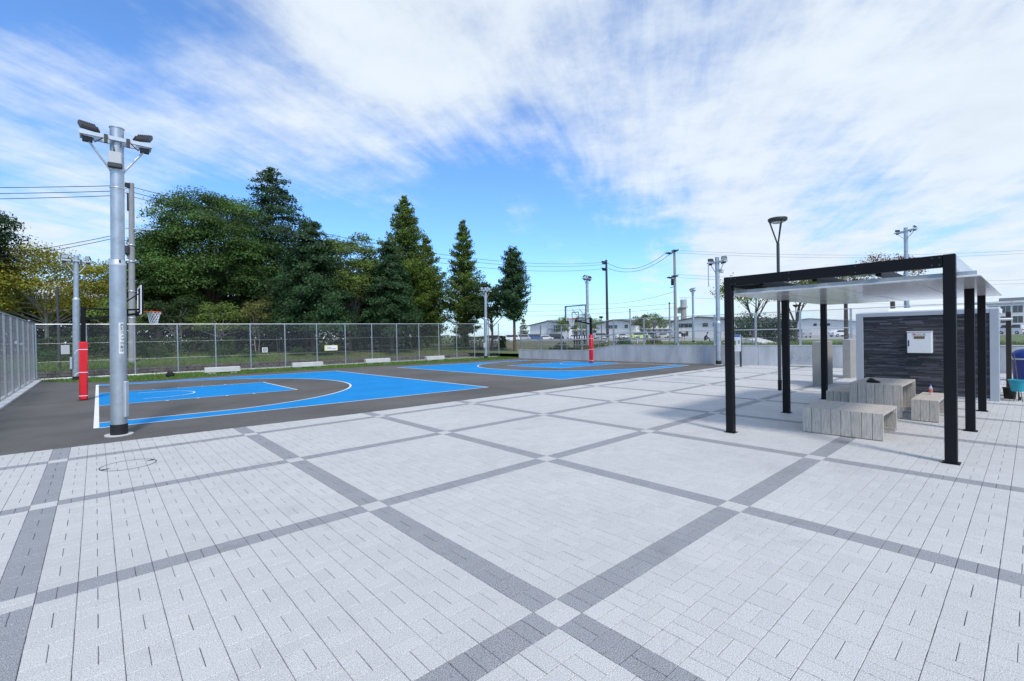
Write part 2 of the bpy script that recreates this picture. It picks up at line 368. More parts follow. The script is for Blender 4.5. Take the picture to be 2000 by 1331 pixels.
for dk in (False, True):
    V, F, TN = [], [], []
    for z, u, v, r, d_, o_ in far:
        if d_ != dk: continue
        y1 = min(r[3], edge_y((r[0]+r[1])/2))
        if y1-r[2] < .02: continue
        jx, jy, jz = rnd.uniform(-.0008, .0008), rnd.uniform(-.0008, .0008), rnd.uniform(-.0009, .0006)
        vv, ff = paver_geo(r[0]+GAP/2+jx, r[1]-GAP/2+jx, r[2]+GAP/2+jy, y1-GAP/2+jy, jz)
        o0 = len(V); V += vv; F += [tuple(k+o0 for k in q) for q in ff]; t_ = rnd.uniform(.965, 1.03); TN += [t_]*12
    me = bpy.data.meshes.new('paver'); me.from_pydata(V, [], F)
    at_ = me.color_attributes.new('tint', 'FLOAT_COLOR', 'POINT')
    at_.data.foreach_set('color', np.repeat(np.array(TN), 4).astype(np.float32)*np.tile([1, 1, 1, 1], len(TN)).astype(np.float32))
    o = link('paver', me, 'paver_dark_joined' if dk else 'paver_joined', plaza); o['kind'] = 'stuff'
    o['label'] = 'dark grey granite-look band pavers' if dk else 'pale grey granite-look pavers'
# manhole ring set into the pavers
mh = thing('manhole_cover', 'round manhole cover infilled with pale pavers and ringed by a thin dark frame', 'manhole', (-2.02, 7.42, 0))
mb = MB(); n = 48; ring = []
for k in range(n):
    a = 2*math.pi*k/n; ring.append((math.cos(a), math.sin(a)))
vs = [(.345*c, .345*s_, .003) for c, s_ in ring] + [(.36*c, .36*s_, .003) for c, s_ in ring]
mb.add(vs, [(k, (k+1) % n, n+(k+1) % n, n+k) for k in range(n)]).build('ring', 'dark_grey', mh)
for a in (.3, math.pi+.3):
    m2 = MB(); m2.add([(.345*math.cos(a+d), .345*math.sin(a+d), .0035) for d in (-.13, .13)]+[(.24*math.cos(a+.05), .24*math.sin(a+.05), .0035), (.24*math.cos(a-.03), .24*math.sin(a-.03), .0035)], [(0, 1, 2, 3)]).build('lifting_slot', 'dark_grey', mh, fix=False)

# ---- painted half courts
def court_paint(q, name):
    A, B, C, D_ = [Vector((*p, 0)) for p in q]       # base-near, half-near, half-far, base-far
    def W(u, v, z):
        s_, t_ = u/11, v/15; p = (A*(1-s_)+B*s_)*(1-t_) + (D_*(1-s_)+C*s_)*t_; return (p.x, p.y, z)
    hu, hv, R_ = 1.575, 7.5, 6.75
    u1 = hu+math.sqrt(R_**2-6.6**2); curve = [(0, .9)]
    a0 = math.atan2(-6.6, u1-hu)
    arc = [(hu+R_*math.cos(a0*(1-k/40)+(-a0)*(k/40)), hv+R_*math.sin(a0*(1-k/40)+(-a0)*(k/40))) for k in range(41)]
    curve += arc + [(0, 14.1)]
    def outer(u, v):
        if (u, v) == (0, .9): return (0, 0)
        if (u, v) == (0, 14.1): return (0, 15)
        du, dv = u-hu, v-hv; best = 1e9
        if du > 1e-6: best = min(best, (11-hu)/du)
        if abs(dv) > 1e-6: best = min(best, 7.5/abs(dv))
        return (hu+du*best, hv+dv*best)
    # insert the exact corner directions
    pts = []
    for k, p in enumerate(curve):
        pts.append((p, outer(*p)))
        if k+1 < len(curve):
            o0, o1 = outer(*p), outer(*curve[k+1])
            for cn in ((11, 0), (11, 15)):
                if (abs(o0[1]-cn[1]) < 1e-6 and abs(o1[0]-11) < 1e-6) or (abs(o1[1]-cn[1]) < 1e-6 and abs(o0[0]-11) < 1e-6):
                    if abs(o0[0]-11) > 1e-6 or abs(o1[0]-11) > 1e-6:
                        a = math.atan2(cn[1]-hv, cn[0]-hu); pts.append(((hu+R_*math.cos(a), hv+R_*math.sin(a)), cn))
    mb = MB(); vs = []
    for i_, o_ in pts: vs += [W(*i_, .004), W(*o_, .004)]
    mb.add(vs, [(2*k, 2*k+1, 2*k+3, 2*k+2) for k in range(len(pts)-1)])
    # the key
    g = 8; o0 = len(mb.v)
    mb.add([W(5.8*i/g, 7.5-2.45+4.9*j, .004) for i in range(g+1) for j in (0, 1)], [(2*i, 2*i+1, 2*i+3, 2*i+2) for i in range(g)])
    p = mb.build('blue_paint', 'blue_paint', court); p['label'] = name+' blue court paint'
    lb = MB()
    def line(pl, w=.05, z=.008):
        m_ = len(pl); vs = []
        for k in range(m_):
            a, b = Vector(pl[max(k-1, 0)]), Vector(pl[min(k+1, m_-1)]); d = (b-a).normalized(); nn = Vector((-d.y, d.x))*w/2
            vs += [W(pl[k][0]+nn.x, pl[k][1]+nn.y, z), W(pl[k][0]-nn.x, pl[k][1]-nn.y, z)]
        lb.add(vs, [(2*k, 2*k+1, 2*k+3, 2*k+2) for k in range(m_-1)])
    line([(0, 0), (0, 15)], .10); line([(0, 0), (11.0, 0)], .06); line([(0, 15), (11.0, 15)], .06); line([(11, 0), (11, 15)], .07)
    line(curve, .07, .009)
    line([(0, 5.05), (5.8, 5.05)], .05, .010); line([(0, 9.95), (5.8, 9.95)], .05, .010); line([(5.8, 5.05), (5.8, 9.95)], .06, .011)
    line([(1.2, 7.5-1.25), (hu, 7.5-1.25)] + [(hu+1.25*math.cos(a), 7.5+1.25*math.sin(a)) for a in np.linspace(-math.pi/2, math.pi/2, 20)] + [(1.2, 7.5+1.25)], .05, .010)
    for u in (1.75, 2.6, 3.45, 4.3):
        for v0, v1 in ((4.9, 5.05), (9.95, 10.1)): line([(u, v0), (u, v1)], .08, .010)
    lo = lb.build('white_line', 'line_paint', court); lo['label'] = name+' white line markings'
court_paint([(-2.4, 12.1), (8.68, 11.55), (8.5, 26.1), (-2.35, 27.2)], 'near half court')
court_paint([(23.4, 11.15), (12.57, 11.3), (12.36, 25.65), (22.6, 24.35)], 'far half court')

# ---- grass verge in front of the back fence, bank and rising ground behind
verge_pts = [(-4.6, 32.4), (-2.5, 29.5), (-.2, 27.9), (2, 28.2), (4.8, 28.7), (8.3, 28.6), (13.1, 28.2), (17.2, 27.2), (23.7, 26.95), (24.62, 27.2), (25.3, 27.2), (25.3, 31.4), (-4.76, 34.2)]
verge = sheet('verge', verge_pts, .012, 'grass')
def in_poly(x, y, P_):
    c = False; n_ = len(P_)
    for k in range(n_):
        x0, y0 = P_[k]; x1, y1 = P_[(k+1) % n_]
        if (y0 > y) != (y1 > y) and x < (x1-x0)*(y-y0)/(y1-y0)+x0: c = not c
    return c
def blades(name, spots, h, w, label, parent=None, m='grass_blade', cols=((.7, 1.1), (.8, 1.3), (.4, .9))):
    n_ = len(spots); P_ = np.array(spots, float)
    a = nrg.uniform(0, 2*np.pi, n_); hh = nrg.uniform(h*.5, h*1.2, n_); ww = w*nrg.uniform(.6, 1.3, n_)
    dx, dy = np.cos(a)*ww, np.sin(a)*ww; le = nrg.uniform(-.6, .6, (n_, 2))*hh[:, None]
    V = np.empty((n_, 3, 3)); V[:, 0] = P_ - np.stack([dx, dy, dx*0], 1); V[:, 1] = P_ + np.stack([dx, dy, dx*0], 1); V[:, 2] = P_ + np.stack([le[:, 0], le[:, 1], hh], 1)
    col = np.stack([nrg.uniform(*cols[0], n_), nrg.uniform(*cols[1], n_), nrg.uniform(*cols[2], n_), np.ones(n_)], 1)
    me = mesh_np(name, V.reshape(-1, 3), 3, n_, np.repeat(col, 3, 0))
    o = link(name, me, m, parent); o['kind'] = 'stuff'
    if parent is None: tag(o, label, 'grass')
    return o
def mesh_np(name, V, k, n_, col=None):
    me = bpy.data.meshes.new(name); me.vertices.add(len(V)); me.vertices.foreach_set('co', V.astype(np.float32).ravel())
    me.loops.add(n_*k); me.loops.foreach_set('vertex_index', np.arange(n_*k, dtype=np.int32))
    me.polygons.add(n_); me.polygons.foreach_set('loop_start', (np.arange(n_)*k).astype(np.int32))
    try: me.polygons.foreach_set('loop_total', np.full(n_, k, np.int32))
    except Exception: pass
    if col is not None:
        at_ = me.color_attributes.new('tint', 'FLOAT_COLOR', 'POINT'); at_.data.foreach_set('color', col.astype(np.float32).ravel())
    me.update(calc_edges=True); me.validate(); return me
sp = []
while len(sp) < 26000:
    x, y = rnd.uniform(-4.7, 25.3), rnd.uniform(26.9, 34.2)
    if in_poly(x, y, verge_pts) and (rnd.random() < .75 or math.sin(x*1.7)+math.sin(y*2.3+x) > .2): sp.append((x, y, .01))
blades('grass', sp, .10, .018, 'short green grass growing on the verge before the back fence')
def grid_sheet(name, x0, x1, y0, y1, nx, ny, hf, m, kind='structure'):
    xs, ys = np.linspace(x0, x1, nx), np.linspace(y0, y1, ny); V = [(x, y, hf(x, y)) for y in ys for x in xs]
    F = [(j*nx+i, j*nx+i+1, (j+1)*nx+i+1, (j+1)*nx+i) for j in range(ny-1) for i in range(nx-1)]
    me = bpy.data.meshes.new(name); me.from_pydata(V, [], F); o = link(name, me, m, None, True); o['kind'] = kind; return o
def bank_h(x, y):
    base = .42 - .008*max(0, min(20, x)); return base + .55*max(0, min(1, (y-35.5)/7)) + .05*math.sin(x*.7)*math.sin(y*.5)*min(1, max(0, y-35.6))
sheet('bank_foot', [(-60, 34.1), (-4.76, 34.2), (25.3, 31.4), (60, 28.2), (60, 36), (-60, 36)], -.05, 'gravel')
grid_sheet('bank', -90, 60, 35.5, 140, 76, 60, bank_h, 'bank_soil')
def rise_h(x, y):
    lo, hi = .62, 1.0; t_ = max(0, min(1, (20.5-y)/3.5)); h = lo+(hi-lo)*t_
    k = max(0, min(1, (x-40)/40)); return h*(1-k)+.35*k
def wall_x(y): return 24.5 + (27-y)*.0385
rg = []
ys = list(np.linspace(27.2, -30, 60))
V = []; xs_ = [0, .6, 2, 5, 9, 14, 22, 32, 45, 60, 90, 140, 260]
for y in ys:
    for d in xs_: V.append((wall_x(y)+.24+d, y, rise_h(wall_x(y)+d, y)))
nx = len(xs_); F = [(j*nx+i, j*nx+i+1, (j+1)*nx+i+1, (j+1)*nx+i) for j in range(len(ys)-1) for i in range(nx-1)]
me = bpy.data.meshes.new('raised_lawn'); me.from_pydata(V, [], [tuple(reversed(q)) for q in F]); o = link('raised_lawn', me, 'lawn', None, True); o['kind'] = 'structure'
grid_sheet('far_field', 25.0, 420, 27.2, 420, 40, 40, lambda x, y: .35 + .0*x, 'lawn')
sheet('parking_lot', [(84, 16), (190, -30), (215, 95), (120, 160), (62, 96)], .36, 'gravel')

# ================================================================== FENCES AND WALL
def chain_link(L_, h, z0, s_, r, parent, slope=None):
    mb = MB(); k = -h
    def seg(x0, z0_, x1, z1_):
        d = Vector((x1-x0, 0, z1_-z0_)).normalized(); w = Vector((-d.z, 0, d.x))*r; y = Vector((0, r, 0))
        a, b = Vector((x0, 0, z0_)), Vector((x1, 0, z1_))
        mb.add([a-w-y, a+w-y, a+y*1.2, b-w-y, b+w-y, b+y*1.2], [(0, 1, 4, 3), (1, 2, 5, 4), (2, 0, 3, 5)])
    while k < L_:
        a, b = max(k, 0), min(k+h, L_)
        if b-a > .02:
            seg(a, z0+(a-k), b, z0+(b-k)); seg(a, z0+h-(a-k), b, z0+h-(b-k))
        k += s_
    o = mb.build('wire_mesh', 'fence_wire', parent, fix=False); o['kind'] = 'stuff'; return o
def fence(p0, p1, h, posts, label, group=None, z=0.0, mesh_s=.085, rails=(1.0, 2.0), curb=True, pr=.038, rail_r=.024, wire_r=.0017):
    d = Vector((p1[0]-p0[0], p1[1]-p0[1])); Ln = d.length
    r = thing('chain_link_fence', label, 'fence', (p0[0], p0[1], z), math.atan2(d.y, d.x), group)
    for t_ in posts: MB().cyl((t_*Ln, .03, 0), (t_*Ln, .03, h+.03), pr, n=10).build('post', 'galv', r, smooth=True)
    MB().cyl((0, .0, h), (Ln, .0, h), rail_r, n=8).build('top_rail', 'galv_light', r, smooth=True)
    for q in rails: MB().cyl((0, 0, q), (Ln, 0, q), .0045, n=6).build('tension_wire', 'galv', r)
    MB().cyl((0, 0, .09), (Ln, 0, .09), .012, n=6).build('bottom_rail', 'galv', r)
    chain_link(Ln, h-.08, .08, mesh_s, wire_r, r)
    if curb: MB().box(-.1, Ln+.1, -.10, .16, -.12, .06).build('kerb', 'concrete_light', r, bevel=.01)
    return r
FA, FB = (-4.76, 33.5), (25.3, 30.55)
fl = Vector((FB[0]-FA[0], FB[1]-FA[1])).length
post_x = [-4.76, -2.75, -.65, 1.4, 3.37, 5.33, 7.42, 9.5, 11.5, 13.5, 15.5, 17.4, 19.2, 20.9, 22.7, 24.2, 25.3]
back_fence = fence(FA, FB, 3.05, [(x-FA[0])/(FB[0]-FA[0]) for x in post_x], 'long galvanised chain-link fence with the grass verge at its foot, before the dark trees')
side_fence = fence((-4.80, 8.0), (-4.80, 33.42), 3.1, [(y-8)/25.42 for y in (8.05, 9.9, 11.8, 13.7, 15.6, 17.4, 19.2, 20.9, 22.6, 24.5, 26.6, 28.7, 30.8, 33.2)], 'chain-link fence standing on a pale kerb beside the red padded hoop', mesh_s=.10, wire_r=.0016)
MB().box(-5.0, -4.55, 8, 33.3, -.12, .065).build('kerb', 'concrete_light', None, bevel=.01)['kind'] = 'structure'
# signs hung on the back fence
def on_fence(x): return Vector((x, FA[1]+(x-FA[0])*(FB[1]-FA[1])/(FB[0]-FA[0]), 0))
fz = math.atan2(FB[1]-FA[1], FB[0]-FA[0])
p = on_fence(6.15); sg = thing('notice_plate', 'small square white notice with a black rounded mark hung on the fence', 'sign', (p.x, p.y-.05, 1.30), fz)
MB().box(-.16, .16, -.012, 0, -.16, .16).build('plate', 'sign_white', sg)
MB().box(-.11, .11, -.015, -.012, -.11, .11).build('black_square', 'ink', sg, bevel=.02)
mb = MB()
for k in range(20):
    a, b = 2*math.pi*k/20, 2*math.pi*(k+1)/20
    mb.add([(.082*math.cos(a), -.017, .082*math.sin(a)), (.082*math.cos(b), -.017, .082*math.sin(b)), (.06*math.cos(b), -.017, .06*math.sin(b)), (.06*math.cos(a), -.017, .06*math.sin(a))], [(0, 1, 2, 3)])
mb.cbox((0, -.018, 0), (.13, .002, .02), (0, .78, 0)); mb.cbox((0, -.018, -.005), (.02, .002, .07), (0, 0, 0)); mb.build('ring_mark', 'sign_white', sg, fix=False)
p = on_fence(10.45); sg = thing('notice_board', 'wide pale notice with yellow ends hung on the fence', 'sign', (p.x, p.y-.05, 1.30), fz)
MB().box(-.46, .46, -.012, 0, -.19, .19).build('plate', 'sign_yellow', sg)
MB().box(-.36, .40, -.015, -.012, -.165, .165).build('white_field', 'sign_white', sg)
mb = MB(); mb.box(-.30, -.02, -.018, -.015, .03, .085); mb.box(-.30, .34, -.018, -.015, -.08, -.03); mb.build('printed_rows', 'ink_grey', sg)
# concrete retaining wall along the far side
wall = thing('retaining_wall', 'long grey concrete retaining wall with a stepped-up top behind the far hoop', 'wall')
prof = [(27.05, .68), (20.3, .70), (17.4, 1.10), (9.0, 1.10), (6.5, 1.10), (5.2, 1.10), (-30, 1.12)]
def wtop(y): return float(np.interp(-y, [-p[0] for p in prof], [p[1] for p in prof]))
breaks = [27.05, 20.3, 17.4, 13.3, 8.05, 3.2, -1.6, -6.5, -12, -30]
for y0, y1 in zip(breaks[:-1], breaks[1:]):
    mb = MB(); x0, x1 = wall_x(y0), wall_x(y1); g = .006
    mb.add([(x0, y0-g, -.12), (x1, y1+g, -.12), (x1+.26, y1+g, -.12), (x0+.26, y0-g, -.12), (x0, y0-g, wtop(y0)), (x1, y1+g, wtop(y1)), (x1+.26, y1+g, wtop(y1)), (x0+.26, y0-g, wtop(y0))],
           [(0, 3, 2, 1), (4, 5, 6, 7), (0, 1, 5, 4), (1, 2, 6, 5), (2, 3, 7, 6), (3, 0, 4, 7)])
    mb.build('wall_panel', 'concrete_wall', wall, bevel=.015)
    mb = MB(); mb.add([(x0-.012, y0-.004, wtop(y0)+.003), (x1-.012, y1+.004, wtop(y1)+.003), (x1+.28, y1+.004, wtop(y1)+.003), (x0+.28, y0-.004, wtop(y0)+.003),
                      (x0-.012, y0-.004, wtop(y0)+.04), (x1-.012, y1+.004, wtop(y1)+.04), (x1+.28, y1+.004, wtop(y1)+.04), (x0+.28, y0-.004, wtop(y0)+.04)],
           [(0, 3, 2, 1), (4, 5, 6, 7), (0, 1, 5, 4), (1, 2, 6, 5), (2, 3, 7, 6), (3, 0, 4, 7)])
    mb.build('coping', 'concrete_light', wall)
    yy = y0-.8
    while yy > y1+.3 and y1 > -8:
        for zq in ((.32,) if wtop(yy) < .9 else (.30, .80)):
            MB().cyl((wall_x(yy)-.002, yy, zq), (wall_x(yy)+.02, yy, zq), .016, n=8).build('tie_hole', 'dark_grey', wall)
        yy -= 1.2
# panel with three spouts let into the wall
sp_ = thing('spout_panel', 'smooth concrete panel with three round spouts on the retaining wall', 'fountain', (wall_x(5.8)-.012, 5.8, 0))
MB().box(-.03, .01, -.62, .60, .03, .80).build('panel', 'concrete', sp_, bevel=.006)
MB().box(-.16, .01, -.66, .64, .02, .10).build('trough_lip', 'concrete_light', sp_, bevel=.01)
for y in (.46, .10, -.30): MB().cyl((-.10, y, .55), (.0, y, .57), .028, n=12).build('spout', 'galv_light', sp_, smooth=True)
# fence standing on the wall
wf = thing('wall_top_fence', 'tall galvanised fence with a heavy middle rail standing on the retaining wall', 'fence')
yp = [26.9, 24.6, 22.4, 20.4, 17.6, 15.2, 12.8, 10.5, 8.2, 6.0, 3.8, 1.6, -.6, -2.8, -5, -8]
def ftop(y): return float(np.interp(-y, [-27, -20.4, -17.6, 30], [2.70, 2.70, 2.93, 2.97]))
wx = lambda y: wall_x(y)+.15
for y in yp: MB().box(wx(y)-.03, wx(y)+.03, y-.045, y+.045, wtop(y)+.03, ftop(y)+.02).build('post', 'galv', wf)
for y0, y1 in zip(yp[:-1], yp[1:]):
    MB().cyl((wx(y0), y0, ftop(y0)), (wx(y1), y1, ftop(y1)), .02, n=6).build('top_rail', 'galv_light', wf)
    zm = .82 if y0 > 20 else .9
    MB().cyl((wx(y0), y0, wtop(y0)+zm), (wx(y1), y1, wtop(y1)+zm), .028, n=6).build('middle_rail', 'galv_light', wf)
    for q in (.45, 1.3): MB().cyl((wx(y0), y0, wtop(y0)+q), (wx(y1), y1, wtop(y1)+q), .005, n=5).build('tension_wire', 'galv', wf)
mb = MB(); s_ = .085
for y0, y1 in zip(yp[:-1], yp[1:]):
    Ln = y0-y1; h0 = wtop(y0)+.08; h = ftop(y0)-h0; k = -h
    def seg(a, za, b, zb):
        A_ = Vector((wx(y0-a), y0-a, za+(wtop(y0-a)-wtop(y0))*(1-(za-h0)/h))); B_ = Vector((wx(y0-b), y0-b, zb+(wtop(y0-b)-wtop(y0))*(1-(zb-h0)/h)))
        mb.cyl(A_, B_, .0022, n=3, cap=False)
    while k < Ln:
        a, b = max(k, 0), min(k+h, Ln)
        if b-a > .02: seg(a, h0+(a-k), b, h0+(b-k)); seg(a, h0+h-(a-k), b, h0+h-(b-k))
        k += s_
mb.build('wire_mesh', 'fence_wire', wf, fix=False)['kind'] = 'stuff'
# low handrail set behind the wall near the far hoop
hr = thing('handrail', 'low galvanised tube handrail behind the lower part of the retaining wall', 'railing')
ph = [26.7, 25.2, 23.7, 22.2, 20.7, 19.2, 17.7, 16.2, 14.7, 13.2]
for y in ph: MB().cyl((wall_x(y)+.55, y, rise_h(27, y)-.1), (wall_x(y)+.55, y, rise_h(27, y)+.95), .022, n=8).build('post', 'galv', hr)
for y0, y1 in zip(ph[:-1], ph[1:]):
    for q in (.95, .5): MB().cyl((wall_x(y0)+.55, y0, rise_h(27, y0)+q), (wall_x(y1)+.55, y1, rise_h(27, y1)+q), .02, n=8).build('rail', 'galv_light', hr)
# low rubble-stone wall behind the back fence, stone by stone
sw = thing('stone_wall', 'low dark rubble-stone wall behind the chain-link fence', 'wall')
SM = []
for q in range(6):
    bm = bmesh.new(); bmesh.ops.create_cube(bm, size=1)
    for v in bm.verts: v.co += Vector((rnd.uniform(-.09, .09), rnd.uniform(-.08, .08), rnd.uniform(-.09, .09)))
    bmesh.ops.bevel(bm, geom=list(bm.edges), offset=.09, segments=1, affect='EDGES')
    me = bpy.data.meshes.new('stone'); bm.to_mesh(me); bm.free(); me.materials.append(MATS['stone']); SM.append(me)
MB().box(-30, 46, 35.0, 35.5, -.3, .30).build('wall_core', 'stone', sw)
row = 0; z = -.05; cnt = 0; rest = MB()
while z < .42:
    x = -9+rnd.random()*.3; hgt = .155
    while x < 29:
        w = rnd.uniform(.26, .52)
        if z < bank_h(x, 35.5)-.08:
            c = (x+w/2, 34.98+rnd.uniform(-.02, .02), z+hgt/2); dm = (w*.97, .26, hgt*.96)
            if -6 < x < 26 and cnt < 300:
                o = bpy.data.objects.new('stone', SM[rnd.randrange(6)]); COL.objects.link(o); o.parent = sw; o.location = c; o.scale = dm; cnt += 1
            else: rest.cbox(c, dm)
        x += w
    z += hgt; row += 1
rest.build('stone', 'stone', sw, bevel=.012)['kind'] = 'stuff'
# cast concrete benches along the verge
for x0, x1, y, lab in [(2.38, 4.2, 30.25, 'low concrete block bench on the verge nearest the black ball'), (7.4, 9.35, 30.75, 'low concrete block bench on the verge below the yellow-ended notice'),
                       (12.6, 14.5, 30.95, 'low concrete block bench on the verge, third along from the black ball'), (17.35, 18.95, 30.2, 'low concrete block bench on the verge nearest the far floodlight pole')]:
    b = thing('concrete_bench', lab, 'bench', ((x0+x1)/2, y, 0), fz, 'concrete benches along the fence'); w = x1-x0
    MB().box(-w/2, w/2, -.2, .2, .10, .40).build('seat_block', 'concrete_light', b, bevel=.02)
    for s_ in (-1, 1): MB().box(s_*w*.32-.2, s_*w*.32+.2, -.16, .16, -.05, .10).build('foot', 'concrete', b)
b = thing('bag', 'small black rounded sports bag lying on the grass verge', 'bag', (.67, 29.6, .0))
MB().lathe([(.02, 0), (.16, .02), (.21, .10), (.20, .2), (.13, .28), (.03, .31)], n=16).build('sack', 'cap_black', b, smooth=True)
MB().tube([(-.12, 0, .24), (-.05, .0, .36), (.05, 0, .36), (.12, 0, .24)], .014).build('strap', 'cap_black', b)
# ================================================================== FLOODLIGHT POLES
def flood_head(parent, loc, rz, tilt):
    """lamp head whose lens looks along local +Y, tipped down by tilt"""
    h = bpy.data.objects.new('floodlight', None)
    mb = MB(); mb.box(-.19, .19, -.035, .035, -.13, .13)
    body = mb.build('floodlight', 'dark_grey', parent, bevel=.02); body.location = loc; body.rotation_euler = (-tilt, 0, rz); body.scale = (.74, .74, .74)
    MB().box(-.165, .165, .036, .042, -.105, .105).build('lens', 'lamp_lens', body)
    mb = MB()
    for k in range(7): mb.box(-.15+k*.05-.004, -.15+k*.05+.004, -.048, -.034, -.10, .10)
    mb.build('cooling_fin', 'dark_grey', body)
    mb = MB(); mb.box(-.215, -.195, -.03, .03, -.19, .03); mb.box(.195, .215, -.03, .03, -.19, .03); mb.box(-.215, .215, -.03, .03, -.205, -.188)
    mb.build('yoke', 'dark_grey', body)
    bpy.data.objects.remove(h)
    return body
def flood_pole(label, loc, H_, zj, rl, ru, arm_rz, aim, tilt=0, half=.58, big=False, sink=0.0, band=True, tip=.75):
    r = thing('floodlight_pole', label, 'floodlight pole', (loc[0], loc[1], loc[2]-sink), 0, 'floodlight poles', tilt)
    MB().cyl((0, 0, .0), (0, 0, zj), rl, n=24).build('lower_tube', 'galv', r, smooth=True)
    MB().lathe([(rl, 0), (rl+.004, .01), (rl+.004, .05), (ru, .14)], (0, 0, zj-.04), 24).build('taper_collar', 'galv_light', r, smooth=True)
    MB().cyl((0, 0, zj), (0, 0, H_), ru, n=24).build('upper_tube', 'galv', r, smooth=True)
    MB().cyl((0, 0, H_), (0, 0, H_+.02), ru+.012, n=24).build('cap', 'galv_light', r, smooth=True)
    if band: MB().cyl((0, 0, .02), (0, 0, .24), rl+.006, n=24).build('base_band', 'black_rubber', r, smooth=True)
    MB().cyl((0, 0, -.15), (0, 0, .022), rl+.10, n=20).build('footing', 'concrete_light', r)
    ar = MB(); za = H_-.26; c, s_ = math.cos(arm_rz), math.sin(arm_rz)
    def A(t_, w, z): return (c*t_-s_*w, s_*t_+c*w, z)
    for w in (-ru-.03, ru+.03):
        ar.cbox(A(0, w, za), (2*half, .05, .075), (0, 0, arm_rz))
    for t_ in (-half+.03, half-.03): ar.cbox(A(t_, 0, za), (.05, 2*ru+.10, .07), (0, 0, arm_rz))
    ar.build('crossarm', 'galv_light', r)
    for sgn in (-1, 1):
        MB().cyl(A(sgn*(half-.10), 0, za-.05), A(sgn*ru*.95, 0, za-.62), .021, n=8).build('brace', 'galv_light', r, smooth=True)
        MB().cbox(A(sgn*(ru+.06), -ru-.06, za-.05), (.06, .07, .17), (0, 0, arm_rz)).build('clamp', 'dark_grey', r)
        MB().cbox(A(sgn*(half-.12), 0, za-.085), (.16, .14, .09), (0, 0, arm_rz)).build('gear_box', 'dark_grey', r, bevel=.01)
        ax, ay, _ = A(sgn*(half-.13), 0, 0)
        flood_head(r, (ax, ay, za+.20), aim[0 if sgn < 0 else 1], tip)
        MB().tube([A(sgn*(half-.2), -.05, za-.05), A(sgn*(half*.6), -.06, za-.13), A(sgn*(ru+.1), -ru-.05, za-.04)], .009).build('cable', 'wire', r)
    MB().lathe([(ru+.012, 0), (ru+.012, .03)], (0, 0, za-.64), 20).build('brace_band', 'galv_light', r)
    return r
D2 = math.pi
gp = flood_pole('tall galvanised floodlight pole with a white notice sticker, at the plaza edge', (-2.04, 10.7, 0), 6.46, 3.60, .142, .117, 0.0, (.35, -.5), .021, big=True)
# fittings of the near pole: control box under the arm, side cover, conduit bands, sticker
dv = Vector((-.1, -1, 0)).normalized()
MB().cbox((-.035, -.135, 5.80), (.22, .12, .24), (0, 0, -.1)).build('control_box', 'grey_box', gp, bevel=.012)
MB().cbox((-.035, -.135, 5.64), (.235, .13, .08), (0, 0, -.1)).build('box_gland_plate', 'dark_grey', gp, bevel=.01)
for z in (5.20, 5.57): MB().lathe([(.123, 0), (.126, .01), (.123, .022)], (0, 0, z), 24).build('strap_band', 'galv_light', gp)
MB().cbox((.03, -.125, 3.66), (.03, .02, .07)).build('cable_entry', 'black_rubber', gp)
for z in (5.98, 6.04): MB().tube([(-.06, -.13, z), (-.035, -.16, z-.15), (-.035, -.14, 5.90)], .008).build('cable', 'wire', gp)
cv = MB(); cv.cbox((.175*.62, -.175*.78+.05, .76), (.10, .075, .76), (0, 0, .9)); cv.build('side_cover', 'galv_light', gp, bevel=.012)
# sticker wrapped on the tube, reading down
a0 = math.radians(-72)
mb = MB(); n_ = 6
for k in range(n_+1):
    a = a0-.30+.60*k/n_
    for z in (1.73, 2.38): mb.v.append((.1435*math.cos(a), .1435*math.sin(a), z))
mb.f = [(2*k, 2*k+2, 2*k+3, 2*k+1) for k in range(n_)]
st = mb.build('sticker', 'sign_white', gp, fix=False)
for k, ch in enumerate('防犯カメラ作動中'):
    a = a0+.10; rr = .1475
    text(ch, .072, 'ink', st, (rr*math.cos(a), rr*math.sin(a), 2.325-k*.077), (math.pi/2, 0, a+math.pi/2), 'lettering', .0004)
mb = MB(); a = a0-.17
mb.cbox((.145*math.cos(a), .145*math.sin(a), 2.055), (.004, .003, .56), (0, 0, a)).build('ruled_line', 'ink', st)

p2_ = flood_pole('galvanised floodlight pole behind the red padded hoop, at the corner of the fences', (-3.17, 31.6, 0), 6.60, 4.30, .15, .115, 0.0, (D2+.15, D2-.9), .030, tip=.28)
MB().cbox((-.2, -.05, .95), (.10, .16, .62)).build('side_cover', 'galv_light', p2_, bevel=.01)
p3_ = flood_pole('galvanised floodlight pole on the verge near the end of the back fence', (22.5, 29.0, 0), 6.06, 3.4, .15, .12, 0.1, (D2+.15, D2-.9), .013, tip=.28)
MB().cbox((-.2, -.05, 1.15), (.12, .18, .42)).build('side_box', 'grey_box', p3_, bevel=.01)
p4_ = flood_pole('galvanised floodlight pole standing against the stepped-up retaining wall beside the pergola', (25.05-.28, 10.05, 0), 6.25, 2.45, .15, .115, 1.35, (math.pi/2+.3, -1.0), 0)
MB().cbox((.1, -.2, 5.45), (.22, .16, .2)).build('control_box', 'grey_box', p4_, bevel=.01)
MB().cyl((-.06, .5, 4.6), (-.06, .5, 5.95), .03, n=8).build('antenna', 'galv_light', p4_)
flood_pole('galvanised floodlight pole seen behind the glass backboard of the far hoop', (27.6, 22.0, .62), 6.1, 3.0, .13, .11, 0.2, (D2+.4, -.3), 0, sink=.02)
flood_pole('slim floodlight pole standing on the lawn by the skaters', (50.2, 24.5, .80), 6.4, 3.2, .14, .12, .9, (D2+.7, D2-.3), 0, sink=.1)
flood_pole('tall floodlight pole rising behind the pergola roof and toilet block', (46.9, 4.65, .85), 9.3, 4.5, .17, .14, .9, (.5, -1.2), 0, half=.9, sink=.1)

